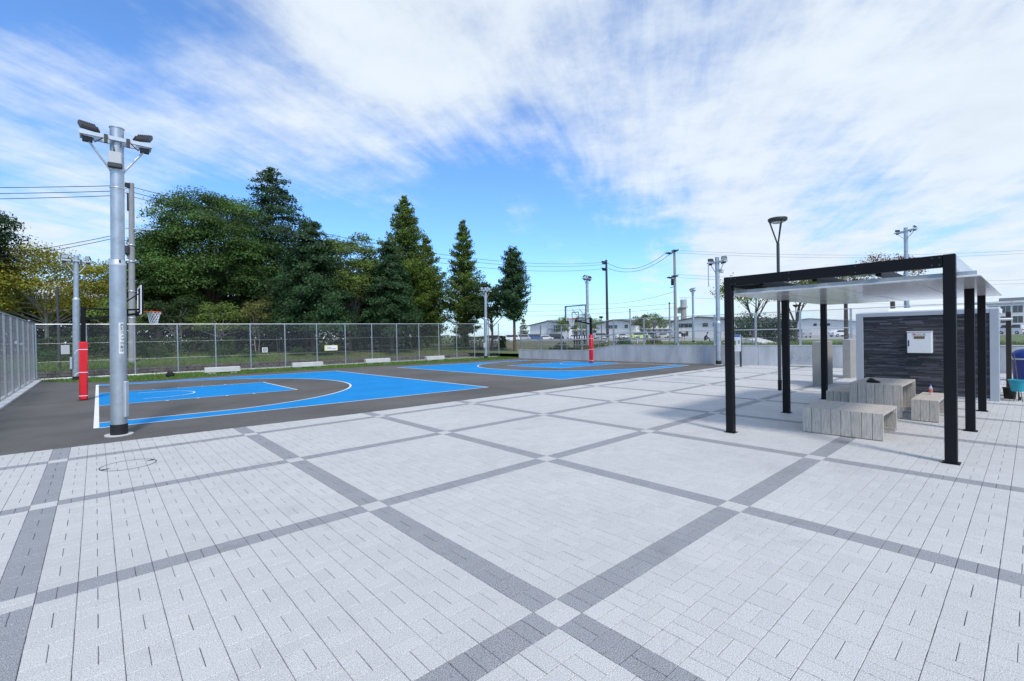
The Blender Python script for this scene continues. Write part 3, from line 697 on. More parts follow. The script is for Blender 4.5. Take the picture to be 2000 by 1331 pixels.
# ================================================================== BASKETBALL HOOPS
def hoop(label, loc, rz, zrim, tilt=0):
    r = thing('basketball_hoop', label, 'basketball hoop', loc, rz, 'basketball hoops', tilt)      # local +X looks at the court
    zt = zrim+.10
    MB().box(-.063, .063, -.063, .063, 0, zt).build('post', 'black_metal', r, bevel=.012)
    MB().box(-.16, .16, -.16, .16, -.05, .012).build('base_plate', 'dark_grey', r)
    zp = 2.02*zrim/3.13
    pad = MB(); pad.box(-.112, .112, -.112, .112, .015, zp); pad = pad.build('pad', 'red_pad', r, bevel=.03, smooth=True)
    for z in (.16, zp*.48, zp*.87):
        m_ = MB(); q = .114
        for (a, b) in (((-q, -q), (q, -q)), ((q, -q), (q, q)), ((q, q), (-q, q)), ((-q, q), (-q, -q))): m_.cbox(((a[0]+b[0])/2, (a[1]+b[1])/2, z), (abs(a[0]-b[0])+.006 or .006, abs(a[1]-b[1])+.006 or .006, .022))
        m_.build('strap', 'white_paint', pad)
        if z > .3: MB().tube([(-.114, -.06, z), (-.18, -.06, z-.05), (-.22, -.05, z-.13)], .012).build('strap_tail', 'white_paint', pad)
    xb = 1.56
    MB().tube([(.05, 0, zt-.42), (xb-.12, 0, zrim-.10)], .06, n=4).build('main_arm', 'black_metal', r)
    for y in (-.30, .30):
        MB().tube([(.0, y*.25, zt-.06), (xb-.55, y, zt-.07), (xb-.05, y, zt-.03)], .022, n=6).build('stay_rod', 'black_metal', r)
        MB().tube([(xb-.75, y, zt-.06), (xb-.05, y, zrim+.66)], .018, n=6).build('stay_rod', 'black_metal', r)
    MB().box(xb-.16, xb-.03, -.14, .14, zrim-.17, zrim+.0).build('arm_bracket', 'black_metal', r)
    z0, z1 = zrim-.13, zrim+.90
    bd = MB(); bd.box(xb-.008, xb+.008, -.88, .88, z0+.02, z1-.02); bd = bd.build('backboard', 'glass_board', r)
    fr = MB(); fr.box(xb-.03, xb+.022, -.90, .90, z0, z0+.045); fr.box(xb-.03, xb+.022, -.90, .90, z1-.045, z1)
    fr.box(xb-.03, xb+.022, -.90, -.855, z0+.045, z1-.045); fr.box(xb-.03, xb+.022, .855, .90, z0+.045, z1-.045); fr.build('frame', 'black_metal', bd)
    bf = MB(); bf.box(xb-.06, xb-.032, -.90, .90, z0, z0+.06); bf.box(xb-.06, xb-.032, -.90, .90, z1-.06, z1); bf.box(xb-.06, xb-.032, -.90, -.80, z0+.06, z1-.06); bf.box(xb-.06, xb-.032, .80, .90, z0+.06, z1-.06); bf.build('sky_sheen_frame', 'white_paint', bd)  # white frame added to stand in for sky reflected in the glass
    sq = MB(); y, za, zb = .295, zrim+.02, zrim+.47; x0, x1 = xb+.0085, xb+.0125
    sq.box(x0, x1, -y, y, zb-.045, zb); sq.box(x0, x1, -y, y, za, za+.045); sq.box(x0, x1, -y, -y+.045, za+.045, zb-.045); sq.box(x0, x1, y-.045, y, za+.045, zb-.045); sq.build('target_square', 'black_metal', bd)
    cx = xb+.15+.225; n_ = 28
    rm = MB(); ring = [(cx+.23*math.cos(2*math.pi*k/n_), .23*math.sin(2*math.pi*k/n_), zrim) for k in range(n_+1)]; rm.tube(ring, .014, 8, cap=False)
    rm.box(xb+.012, xb+.17, -.06, .06, zrim-.035, zrim+.012); rm.add([(xb+.01, -.12, zrim+.012), (xb+.01, .12, zrim+.012), (cx-.12, .20, zrim+.006), (cx-.12, -.20, zrim+.006), (xb+.01, -.12, zrim-.02), (xb+.01, .12, zrim-.02), (cx-.12, .20, zrim-.008), (cx-.12, -.20, zrim-.008)], [(0, 1, 2, 3), (4, 7, 6, 5), (0, 4, 5, 1), (1, 5, 6, 2), (2, 6, 7, 3), (3, 7, 4, 0)])
    rim = rm.build('rim', 'rim_red', r, smooth=True)
    net = MB()
    for k in range(12):
        for sg_ in (-1, 1):
            pl = []
            for q in range(9):
                t_ = q/8; a = 2*math.pi*k/12 + sg_*t_*1.25; rr = .225-.105*t_**.7
                pl.append((cx+rr*math.cos(a), rr*math.sin(a), zrim-.01-.42*t_))
            net.tube(pl, .006, 4, cap=False)
    net.build('net', 'white_net', rim)
    return r
hoop('basketball hoop with red padded post beside the side fence', (-2.72, 19.7, 0), 0.0, 3.13, .026)
hoop('basketball hoop with red padded post and clear backboard before the retaining wall', (22.54, 17.66, 0), math.pi, 2.93)

# ================================================================== PERGOLA
pg = thing('pergola', 'black steel pergola with pale flat roof panels over wooden benches', 'pergola')
PX, PY = (6.71, 9.75, 12.75), (1.66, -1.44); w = .067
for i_, x in enumerate(PX):
    for y in PY:
        top = 2.975 if i_ == 0 else 2.65
        MB().box(x-w, x+w, y-w, y+w, .0, top).build('post', 'black_metal', pg, bevel=.006)
        MB().box(x-w-.03, x+w+.03, y-w-.03, y+w+.03, .001, .010).build('base_plate', 'black_metal', pg)
zb0, zb1 = 2.80, 2.973
MB().box(PX[0]-w+.002, PX[0]+w-.002, PY[1]+w+.002, PY[0]-w-.002, zb0, zb1).build('front_beam', 'black_metal', pg, bevel=.004)
for y in (1.55, .60, -.35, -1.30):
    for z in (2.835, 2.935):
        for dy in ((-.04, .04) if abs(y) > 1 else (0,)):
            MB().cyl((PX[0]-w-.004, y+dy, z), (PX[0]-w+.004, y+dy, z), .011, n=8).build('bolt', 'dark_grey', pg)
# side beams carried back from the portal, cross beam and inclined slats above the roof
for y, m_ in ((PY[1], 'fascia'), (PY[0], 'black_metal')):  # right-hand beam coloured pale for the sky it reflects
    MB().box(PX[0]+w+.002, PX[2]+w, y-.06, y+.06, 2.78, 2.97).build('side_beam', m_, pg)
for x in (9.75, 12.75): MB().box(x-.05, x+.05, PY[1]+.062, PY[0]-.062, 2.80, 2.95).build('cross_beam', 'black_metal', pg)
for y in (1.10, .25, -.62):
    MB().box(PX[0]+w+.002, 12.69, y-.035, y+.035, 2.765, 2.90).build('rafter', 'black_metal', pg)
for y0, y1 in ((1.56, 1.16), (.72, .30), (-.18, -.56)):
    mb = MB(); mb.add([(6.86, y0, 2.97), (9.68, y0, 2.97), (9.68, y1, 2.915), (6.86, y1, 2.915), (6.86, y0, 2.985), (9.68, y0, 2.985), (9.68, y1, 2.93), (6.86, y1, 2.93)], [(0, 3, 2, 1), (4, 5, 6, 7), (0, 1, 5, 4), (1, 2, 6, 5), (2, 3, 7, 6), (3, 0, 4, 7)])
    mb.build('slat', 'roof_white', pg)
for x0, x1 in ((6.86, 10.0), (10.03, 13.3)):
    mb = MB()
    mb.box(x0, x1, -1.75, 1.76, 2.645, 2.672); pn = mb.build('roof_panel', 'roof_white', pg, bevel=.006)
    for y in (-1.0, 0, 1.0): MB().box(x0+.01, x1-.01, y-.004, y+.004, 2.641, 2.646).build('seam', 'fascia', pn)
for x in (7.0, 8.4, 11.0, 13.0): MB().box(x-.02, x+.02, -1.7, 1.7, 2.673, 2.74).build('purlin', 'galv', pg)

# ================================================================== WOODEN FURNITURE
def plank_unit(name, label, cat, x0, x1, y0, y1, h, n_, th=.045, group=None):
    """inverted-U boards side by side: upright board, top board, upright board"""
    r = thing(name, label, cat, ((x0+x1)/2, (y0+y1)/2, 0), 0, group)
    L_, W_ = x1-x0, y1-y0; pw = W_/n_
    for k in range(n_):
        a, b = -W_/2+k*pw+.0035, -W_/2+(k+1)*pw-.0035
        MB().box(-L_/2, -L_/2+th, a, b, .012, h-.002).build('upright_board', 'wood_v', r, bevel=.003)
        MB().box(L_/2-th, L_/2, a, b, .012, h-.002).build('upright_board', 'wood_v', r, bevel=.003)
        MB().box(-L_/2+th+.001, L_/2-th-.001, a, b, h-th, h).build('top_board', 'wood', r, bevel=.003)
    for x in (-L_/2+th+.003, L_/2-th-.063):
        MB().box(x, x+.06, -W_/2+.03, W_/2-.03, h-th-.07, h-th-.002).build('cleat', 'wood', r)
        MB().box(x, x+.05, -W_/2+.02, W_/2-.02, .0, .06).build('sill_rail', 'wood', r)
    return r
plank_unit('wooden_bench', 'broad low wooden bench of eight board loops under the pergola front', 'bench', 7.66, 8.88, -.51, .72, .475, 8, group='wooden pergola furniture')
plank_unit('wooden_table', 'wooden table of six board loops with a black cap on it', 'table', 10.42, 12.10, -.36, .58, .72, 6, group='wooden pergola furniture')
plank_unit('wooden_bench', 'narrow wooden bench carrying the water bottle beside the table', 'bench', 10.34, 11.92, -.95, -.51, .45, 3, group='wooden pergola furniture')
plank_unit('wooden_bench', 'narrow wooden bench on the concrete-pillar side of the table', 'bench', 10.80, 12.40, .68, 1.13, .46, 3, group='wooden pergola furniture')
cp = thing('cap', 'crumpled black cap lying on the wooden table', 'cap', (10.78, .20, .72), .4)
bm = bmesh.new(); bmesh.ops.create_uvsphere(bm, u_segments=18, v_segments=10, radius=.13)
for v in bm.verts:
    v.co.z = max(v.co.z, 0)*.72*(1+.25*math.sin(v.co.x*30)*.4); v.co.x *= 1.15
    v.co.z *= .8+.25*math.sin(v.co.y*22+v.co.x*9)
me = bpy.data.meshes.new('crown'); bm.to_mesh(me); bm.free(); link('crown', me, 'cap_black', cp, True)
mb = MB(); pl = [(.12, -.10), (.19, -.085), (.235, -.03), (.235, .03), (.19, .085), (.12, .10)]
mb.prism(pl, 'z', .006, .018).build('peak', 'cap_black', cp)
bt = thing('water_bottle', 'clear plastic bottle with blue cap and red label on the narrow bench', 'bottle', (11.45, -.70, .45))
MB().lathe([(.030, 0), (.034, .006), (.034, .13), (.030, .15), (.014, .19), (.013, .205)], n=18).build('body', 'bottle_clear', bt, smooth=True)
MB().lathe([(.0345, .045), (.0352, .05), (.0352, .115), (.0345, .12)], n=18).build('label_band', 'bottle_label', bt, smooth=True)
MB().lathe([(.016, .2), (.017, .203), (.017, .226), (.015, .23)], n=14).build('screw_cap', 'cap_blue', bt, smooth=True)

# ================================================================== TOILET BLOCK WITH STONE-STRIP CLADDING
tb = thing('toilet_block', 'small flat-roofed block with dark stone-strip cladding in a blue-grey frame', 'building')
XF = 14.90
MB().box(XF+.06, 17.4, -1.50, 1.22, -.05, 2.27).build('core_wall', 'cladding', tb)
MB().box(XF, XF+.35, 1.20, 1.375, -.02, 2.40).build('frame_post', 'frame_blue_grey', tb, bevel=.006)
MB().box(XF, XF+.35, -1.64, -1.47, -.02, 2.40).build('frame_post', 'frame_blue_grey', tb, bevel=.006)
MB().box(XF, XF+.35, -1.468, 1.198, 2.285, 2.398).build('frame_head', 'frame_blue_grey', tb, bevel=.004)
MB().box(XF+.01, XF+.06, -1.468, 1.198, -.02, .06).build('plinth', 'concrete', tb)
MB().box(15.26, 17.5, -1.62, 1.36, 2.30, 2.44).build('roof', 'white_paint', tb)
mb = MB(); pr = [(15.6, 2.44), (17.4, 2.44), (17.3, 2.58), (15.9, 2.54)]
mb.prism(pr, 'y', -1.3, .75).build('roof_hood', 'white_paint', tb, bevel=.02)
# stone strips
z = .062; strips = []; rowi = 0
while z < 2.283:
    h = [.022, .034, .028, .04, .03][rnd.randrange(5)]; h = min(h, 2.284-z); y = -1.466-rnd.random()*.3
    while y < 1.196:
        ln = rnd.uniform(.22, .62); a, b = max(y, -1.466), min(y+ln, 1.196)
        if b-a > .02: strips.append((a, b, z, z+h-.0015, rnd.uniform(.004, .026), rnd.choice((.55, .7, .85, 1.0, 1.2, 1.5, 2.1))*rnd.uniform(.9, 1.1)))
        y += ln
    z += h
strips.sort(key=lambda s_: -(s_[1]-s_[0])*(s_[3]-s_[2]))
def tinted(mb, name, m_, parent, tl):
    me = bpy.data.meshes.new(name); me.from_pydata(mb.v, [], mb.f)
    at_ = me.color_attributes.new('tint', 'FLOAT_COLOR', 'POINT')
    c4 = np.ones((len(tl), 4), np.float32); c4[:, :3] = np.array(tl, np.float32).reshape(len(tl), -1); at_.data.foreach_set('color', c4.ravel())
    return link(name, me, m_, parent)
jm = MB(); jt = []
for k, (a, b, z0, z1, d, t_) in enumerate(strips):
    mb = MB() if k < 300 else jm
    mb.box(XF+.062-d, XF+.064, a+.0008, b-.0008, z0, z1)
    if k < 300: tinted(mb, 'stone_strip', 'cladding', tb, [(t_, t_, t_*1.03)]*8)
    else: jt += [(t_, t_, t_*1.03)]*8
o = tinted(jm, 'stone_strip', 'cladding', tb, jt); o['kind'] = 'stuff'
for zq in np.arange(.05, 2.3, .045):   # side face strips
    MB().box(15.26, 17.42, -1.512-rnd.uniform(0, .015), -1.50, zq, zq+.042).build('side_strip', 'concrete_tan', tb)
MB().cyl((15.9, -1.55, 2.12), (15.9, -1.86, 2.12), .035, n=10).build('vent_pipe', 'white_paint', tb, smooth=True)
dp = thing('dark_screen_post', 'dark brown slatted screen post beside the toilet block', 'post', (16.3, -1.77, 0))
for k in range(4): MB().box(k*.11, k*.11+.085, -.05, .05, .0, 2.32-k*.05).build('slat', 'brown_dark', dp)
for zq in (.45, 1.05, 1.95): MB().box(-.01, .43, -.062, -.051, zq, zq+.03).build('bracket', 'galv', dp)
# AED cabinet
ad = thing('aed_cabinet', 'white wall-mounted cabinet with heart-marked AED label on the dark cladding', 'cabinet', (XF+.03, -.105, 1.535))
cab = MB(); cab.box(-.17, .02, -.265, .265, -.305, .285); cab = cab.build('cabinet_body', 'white_paint', ad, bevel=.012)
MB().box(-.185, .02, -.275, .275, .287, .305).build('lid', 'white_paint', ad, bevel=.004)
MB().box(-.176, -.1705, -.255, .255, -.295, .268).build('door', 'white_paint', ad, bevel=.003)
MB().box(-.19, -.172, .215, .24, -.115, .06).build('handle', 'black_rubber', ad, bevel=.006)
lbp = MB(); lbp.box(-.180, -.1765, -.145, .145, .185, .255); lbp = lbp.build('label_plate', 'ink_grey', ad)
MB().box(-.1815, -.1802, -.138, .138, .192, .248).build('label_field', 'sign_white', lbp)
rx = (math.pi/2, 0, -math.pi/2)
text('AED', .06, 'heart_red', lbp, (-.1822, .005, .219), rx, 'lettering', .0004)
def heart(y, z, s_, m_, par):
    pl = []
    for k in range(24):
        a = 2*math.pi*k/24; pl.append((y-s_*.062*math.sin(a)**3*16/16, z+s_*.0039*(13*math.cos(a)-5*math.cos(2*a)-2*math.cos(3*a)-math.cos(4*a))))
    MB().prism(pl, 'x', -.1826, -.1817).build('heart', m_, par)
heart(.098, .219, .48, 'heart_red', lbp); heart(-.098, .219, .42, 'mark_green', lbp)
MB().box(-.180, -.1765, -.115, .115, .095, .165).build('info_plate', 'bronze', ad)
# bin, bucket, broom, black pail on the right-hand side
bn = thing('waste_bin', 'large blue plastic bin with domed lid by the retaining wall', 'bin', (21.9, -2.06, 0))
MB().lathe([(.30, 0), (.32, .02), (.37, .70), (.385, .72), (.385, .76)], n=28).build('drum', 'blue_bin', bn, smooth=True)
MB().lathe([(.40, .76), (.41, .78), (.405, .83), (.36, .98), (.26, 1.08), (.12, 1.13), (.02, 1.14)], n=28).build('lid', 'blue_bin', bn, smooth=True)
MB().lathe([(.412, .755), (.42, .765), (.42, .795), (.412, .80)], n=28).build('rim_band', 'grey_box', bn, smooth=True)
bk = thing('teal_bucket', 'teal plastic tub raised on a thin stand beside the toilet block', 'bucket', (15.25, -1.96, 0))
MB().lathe([(.12, .26), (.13, .265), (.17, .52), (.19, .525), (.19, .555), (.165, .555), (.125, .29)], n=22).build('tub', 'teal', bk, smooth=True)
for a in (0, 2.1, 4.2): MB().cyl((.09*math.cos(a), .09*math.sin(a), 0), (.05*math.cos(a), .05*math.sin(a), .27), .008, n=6).build('leg', 'dark_grey', bk)
pl_ = thing('black_pail', 'black pail at the foot of the dark screen post', 'pail', (15.75, -1.80, 0))
MB().lathe([(.10, 0), (.11, .01), (.135, .28), (.145, .285), (.145, .30), (.12, .30), (.10, .05)], n=20).build('pail_body', 'black_rubber', pl_, smooth=True)
br = thing('broom', 'dark broom leaning on the screen post', 'broom', (15.55, -1.98, 0))
MB().cyl((0, 0, .06), (.42, .10, 1.15), .012, n=8).build('stick', 'bark', br); MB().box(-.08, .06, -.03, .03, 0, .08).build('brush', 'dark_cloth', br)

# ================================================================== STREET LAMP, PILLARS, MAP SIGN
sl = thing('street_lamp', 'slender dark grey lamp post with a three-armed disc head beside the pergola', 'street lamp', (14.08, 3.24, 0))
MB().cyl((0, 0, 0), (0, 0, 4.75), .052, .045, n=16).build('post', 'dark_grey', sl, smooth=True)
MB().cyl((0, 0, .0), (0, 0, .34), .058, n=16).build('base_sleeve', 'black_metal', sl, smooth=True)
for a in (math.pi+.84, .84-.9, .84+.9):
    MB().tube([(0, 0, 4.62), (.03*math.cos(a), .03*math.sin(a), 4.78), (.23*math.cos(a), .23*math.sin(a), 5.46)], .022, 6).build('arm', 'dark_grey', sl)
MB().lathe([(.20, 5.42), (.27, 5.46), (.285, 5.52), (.27, 5.55), (.1, 5.57)], n=28).build('head_ring', 'dark_grey', sl, smooth=True)
MB().lathe([(.16, 5.40), (.20, 5.425), (.20, 5.44)], n=24).build('diffuser', 'lamp_lens', sl, smooth=True)
for (x, y, lab) in ((16.05, 2.72, 'square tan concrete pillar next to the pergola post'), (20.2, 2.70, 'square tan concrete pillar next to the blue-grey frame of the toilet block')):
    r = thing('concrete_pillar', lab, 'pillar', (x, y, 0), 0, 'concrete pillars')
    MB().box(-.09 if x < 18 else -.5, 1.3 if x < 18 else .75, -.14, .12, -.03, 1.52).build('shaft', 'concrete_tan', r, bevel=.012)
    MB().box(-.07 if x < 18 else -.48, 1.28 if x < 18 else .73, -.125, .105, 1.521, 1.535).build('cap_slab', 'concrete', r)
ms = thing('map_sign', 'white map board with blue heading on a dark post before the retaining wall', 'sign', (23.69, 8.36, 0), 0)
MB().box(-.03, .03, -.045, .045, 0, 1.70).build('post', 'dark_grey', ms)
pn = MB().box(-.052, -.031, -.03, .50, .84, 1.74).build('panel', 'sign_white', ms)
MB().box(-.0545, -.0525, -.02, .49, 1.62, 1.73).build('heading', 'sign_blue', pn)
MB().box(-.0545, -.0525, .16, .47, .95, 1.55).build('map_field', 'map_cream', pn); MB().box(-.0545, -.0525, .01, .12, 1.25, 1.45).build('map_legend', 'ink_grey', pn)
mb = MB(); mb.box(-.0565, -.055, .22, .30, 1.2, 1.42); mb.box(-.0565, -.055, .33, .42, 1.05, 1.15); mb.build('map_patch', 'mark_green', pn)
def afar(x, y, k=1.38): return (CAM.x+(x-CAM.x)*k, CAM.y+(y-CAM.y)*k)
# ================================================================== TREES
def leaves(name, C, size, tone, m_, parent, flat=0.0, outw=None):
    """one quad per leaf spray; C (n,3) centres; tone (n,3) tints; outw: the way the spray tends to face"""
    n_ = len(C); nn = nrg.normal(size=(n_, 3))
    if outw is not None: nn = nn*.62+outw
    nn /= np.linalg.norm(nn, axis=1)[:, None]+1e-9
    a = nrg.normal(size=(n_, 3)); a -= nn*(a*nn).sum(1)[:, None]; a /= np.linalg.norm(a, axis=1)[:, None]+1e-9
    b = np.cross(nn, a); s_ = size*nrg.uniform(.55, 1.4, n_)[:, None]; a = a*s_*.5; b = b*s_*.32
    V = np.stack([C-a, C+b*.9-a*.1, C+a, C-b*.9-a*.1], 1).reshape(-1, 3)
    col = np.ones((n_, 4)); col[:, :3] = tone
    return link(name, mesh_np(name, V, 4, n_, np.repeat(col, 4, 0)), m_, parent)
def tones(n_, lo=.6, hi=1.5, warm=.15):
    t_ = nrg.uniform(lo, hi, n_); w_ = nrg.normal(0, warm, n_)
    return np.clip(np.stack([t_*(1+w_), t_, t_*(1-w_*.6)], 1), .15, 3)
def limb(mb, p0, p1, r0, r1, bend=.12, n_=5):
    p0, p1 = Vector(p0), Vector(p1); Ln = (p1-p0).length; pts, rs = [], []
    off = Vector((rnd.uniform(-1, 1), rnd.uniform(-1, 1), rnd.uniform(-.3, .6)))*Ln*bend
    for k in range(n_+1):
        t_ = k/n_; pts.append(p0.lerp(p1, t_)+off*math.sin(math.pi*t_)*.6); rs.append(r0+(r1-r0)*t_)
    mb.tube(pts, rs, 6); return pts
def tree_root(name, label, x, y, z, group=None): return thing(name, label, 'tree', (x, y, z), 0, group)
def broadleaf(name, label, x, y, z, H_, W_, leaf, nleaf=20000, size=.30, trunk=.25, base=.28, clumps=60, bark='bark', stems=1, csize=.16, group=None, dens=1.0, top=1.0, squash=1.0, lean=0, clump_tone=.35):
    r = tree_root(name, label, x, y, z, group); cz0, cz1 = H_*base, H_; cz = (cz0+cz1)/2; rz, rx = (cz1-cz0)/2, W_/2
    cl = []; tries = 0
    while len(cl) < clumps and tries < 6000:
        tries += 1; d = nrg.normal(size=3); d /= np.linalg.norm(d); q = nrg.uniform(.42, 1.0)**.6
        if d[2] < -.55: continue
        p = np.array([d[0]*rx*q, d[1]*rx*q, cz+d[2]*rz*q*squash])
        if d[2] < 0: p[:2] *= 1+.12*d[2]
        if all(np.linalg.norm(p-c[0]) > W_*csize*.55 for c in cl): cl.append((p, W_*csize*nrg.uniform(.7, 1.3)))
    tk = MB(); limbs = MB()
    for s_ in range(stems):
        a = 2*math.pi*s_/max(1, stems)+.5; sp_ = 0 if stems == 1 else .12*H_*.5
        bx = (0 if stems == 1 else .12)*math.cos(a), (0 if stems == 1 else .12)*math.sin(a)
        limb(tk, (bx[0], bx[1], -.15), (sp_*math.cos(a)+lean*H_*.3, sp_*math.sin(a), max(cz0+rz*.35, H_*.6)), trunk/(stems**.5), trunk*.5/(stems**.5), .05, 7)
        for k in range(s_, len(cl), stems):
            p, rr = cl[k]
            if k % 2 == 0 or stems > 1: limb(limbs, (sp_*math.cos(a)*.7+lean*H_*.2, sp_*math.sin(a)*.7, H_*(.24+.3*rnd.random())), tuple(p*.93), trunk*.32, .02, .10, 5)
    tk.build('trunk', bark, r, smooth=True); limbs.build('limb', bark, r, smooth=True)
    per = max(40, int(nleaf/len(cl))); CC, TT, OO = [], [], []
    for p, rr in cl:
        d = nrg.normal(size=(per, 3)); d /= np.linalg.norm(d, axis=1)[:, None]; d[:, 2] = np.where(d[:, 2] < -.3, -d[:, 2]*.5, d[:, 2])
        q = nrg.uniform(.25, 1.0, per)**.5*(1+nrg.normal(0, .10, per)); C = p+d*q[:, None]*rr*np.array([1, 1, .72]); CC.append(C); OO.append(d*.9+np.array([0, 0, .45]))
        TT.append(tones(per)*nrg.uniform(1-clump_tone, 1+clump_tone))
    o = leaves('crown', np.concatenate(CC), size, np.concatenate(TT), leaf, r, outw=np.concatenate(OO))
    return r
def conifer(name, label, x, y, z, H_, W_, leaf, levels=26, per=9, size=.34, base=.10, droop=.22, trunk=.2, nleaf=16000, power=.8, up=False, bark='bark', group=None, bulge=0, gaps=.1, tone=.3):
    r = tree_root(name, label, x, y, z, group); tk = MB(); tk.cyl((0, 0, -.15), (0, 0, H_*.97), trunk, .02, n=8); tk.build('trunk', bark, r, smooth=True)
    lb = MB(); CC, TT, OO = [], [], []; tot = 0; br = []
    for k in range(levels):
        t_ = (k+rnd.uniform(-.3, .3))/levels; t_ = min(max(t_, 0), .985); zz_ = H_*(base+(1-base)*t_)
        R0 = W_/2*((1-t_)**power)*(1 if not bulge else min(1, .55+t_*bulge))
        for q in range(per):
            if rnd.random() < gaps: continue
            a = 2*math.pi*(q+rnd.random())/per; R_ = max(.25, R0*rnd.uniform(.55, 1.18)); br.append((zz_+rnd.uniform(-.2, .2), a, R_))
    tl = sum(b[2] for b in br)
    for zz_, a, R_ in br:
        n_ = max(8, int(nleaf*R_/tl)); s_ = nrg.uniform(.12, 1, n_)**.8; side = nrg.normal(0, 1, n_)*(.10+.16*R_*(1-s_*.6))
        dz = (s_*R_*.55 - s_**2*R_*.1 if up else -droop*R_*s_**1.6+.10*R_*s_) + nrg.normal(0, .07+.03*R_, n_) - np.abs(side)*.12
        C = np.stack([math.cos(a)*R_*s_-math.sin(a)*side, math.sin(a)*R_*s_+math.cos(a)*side, zz_+dz], 1); CC.append(C); OO.append(np.tile([math.cos(a)*.55, math.sin(a)*.55, .75], (n_, 1))); TT.append(tones(n_, .55, 1.4)*rnd.uniform(1-tone, 1+tone))
        e = R_*.85; lb.tube([(0, 0, zz_), (math.cos(a)*e*.5, math.sin(a)*e*.5, zz_+(.3*e*.5 if up else .03*e)), (math.cos(a)*e, math.sin(a)*e, zz_+(.42*e if up else -droop*e*.7+.08*e))], [.035, .025, .008], 4)
    lb.build('limb', bark, r); leaves('crown', np.concatenate(CC), size, np.concatenate(TT), leaf, r, outw=np.concatenate(OO))
    return r
bz = bank_h
def B(x, y): return bz(x, y) if x < 27 else .6
G1 = 'trees behind the back fence'
broadleaf('pine_tree', 'dark layered pine standing over the side fence corner', -9.9, 47.5, B(-9, 47), 12.0, 6.6, 'leaf_pine', 30000, .19, .24, .30, 34, csize=.20, squash=.9, group=G1)
broadleaf('birch_tree', 'yellow-green autumn tree with pale slender trunk behind the fence corner', -5.3, 50.5, B(-5, 50), 8.6, 9.6, 'leaf_yellow', 36000, .16, .15, .14, 64, 'bark_pale', csize=.17, group=G1)
broadleaf('yellowing_tree', 'olive-yellow rounded tree beside the near floodlight pole, behind the birch', -1.6, 58.5, B(-1, 58), 7.4, 7.0, 'leaf_olive', 18000, .2, .17, .12, 40, csize=.18, group=G1)
broadleaf('camphor_tree', 'huge dark rounded camphor tree with billowing crown behind the utility pole', 6.6, 53.5, B(6, 53), 15.6, 12.8, 'leaf_camphor', 110000, .19, .42, .07, 150, csize=.13, group=G1)
broadleaf('camphor_tree', 'lower rounded dark camphor tree leaning out beside the utility pole', 2.3, 54.5, B(1, 53), 11.2, 7.0, 'leaf_camphor', 50000, .18, .3, .06, 70, csize=.16, group=G1)
conifer('cedar_tree', 'tallest dark cedar with jagged layered top rising above the camphor', 12.6, 54.0, B(12, 54), 20.4, 16.5, 'leaf_conifer', 30, 8, .22, .18, .14, .3, 56000, .66, group=G1, gaps=.22)
conifer('deodar_tree', 'broad drooping deodar with bare lower trunk in front of the tallest cedar', 12.3, 41.2, B(12, 41), 12.2, 9.2, 'leaf_conifer', 20, 9, .21, .20, .26, .22, 40000, .62, group=G1)
broadleaf('forked_tree', 'mid-green tree with forked pale stems between two deodars', 16.6, 42.6, B(16, 42), 11.4, 6.6, 'leaf_mid', 34000, .17, .30, .28, 52, 'bark_pale', 3, .19, group=G1)
conifer('deodar_tree', 'dense dark deodar with tiered skirts beside the yellow-green spire', 18.7, 38.6, B(18, 38), 10.9, 7.0, 'leaf_conifer', 19, 9, .19, .20, .26, .2, 34000, .6, group=G1)
conifer('metasequoia_tree', 'tall yellow-green feathery spire, the taller of two', 22.6, 42.6, B(22, 42), 16.3, 9.6, 'leaf_meta', 34, 9, .20, .10, .2, .28, 48000, .72, up=True, group=G1, bulge=1.6)
conifer('metasequoia_tree', 'shorter yellow-green feathery tree filling in under the tall spire', 25.6, 43.4, B(25, 43), 12.6, 8.0, 'leaf_meta', 26, 8, .20, .08, .2, .22, 28000, .75, up=True, group=G1, bulge=1.7)
conifer('metasequoia_tree', 'slim yellow-green feathery spire standing apart near the far floodlight pole', 28.5, 40.2, B(28, 40), 14.4, 6.2, 'leaf_meta', 32, 8, .19, .10, .2, .24, 30000, .72, up=True, group=G1, bulge=1.8)
conifer('fir_tree', 'narrow dark column-shaped fir with bare crooked trunk by the wall end', 29.1, 32.6, .42, 10.3, 4.2, 'leaf_conifer', 30, 8, .16, .30, .05, .17, 24000, .42, up=True, group=G1, bulge=1.5, bark='bark')
broadleaf('round_tree', 'dark low round-headed tree behind the far floodlight pole', 29.4, 36.6, .5, 7.0, 5.4, 'leaf_dark', 18000, .17, .16, .30, 40, csize=.17, group=G1)
for k, (x, y, h, w_) in enumerate([(3, 66, 8, 9), (10, 63, 11, 11), (17, 58, 11, 10), (22, 54, 10, 10), (-12, 68, 7, 9), (28, 55, 9, 9), (13.5, 48.5, 7.5, 8), (20, 47.5, 7, 7)]):
    broadleaf('woodland_tree', 'dark broad tree deep in the shade of the wood', x, y, .95, h, w_, 'leaf_dark', 9000, .40, .25, .10, 44, csize=.19, group='woodland trees in the shade')
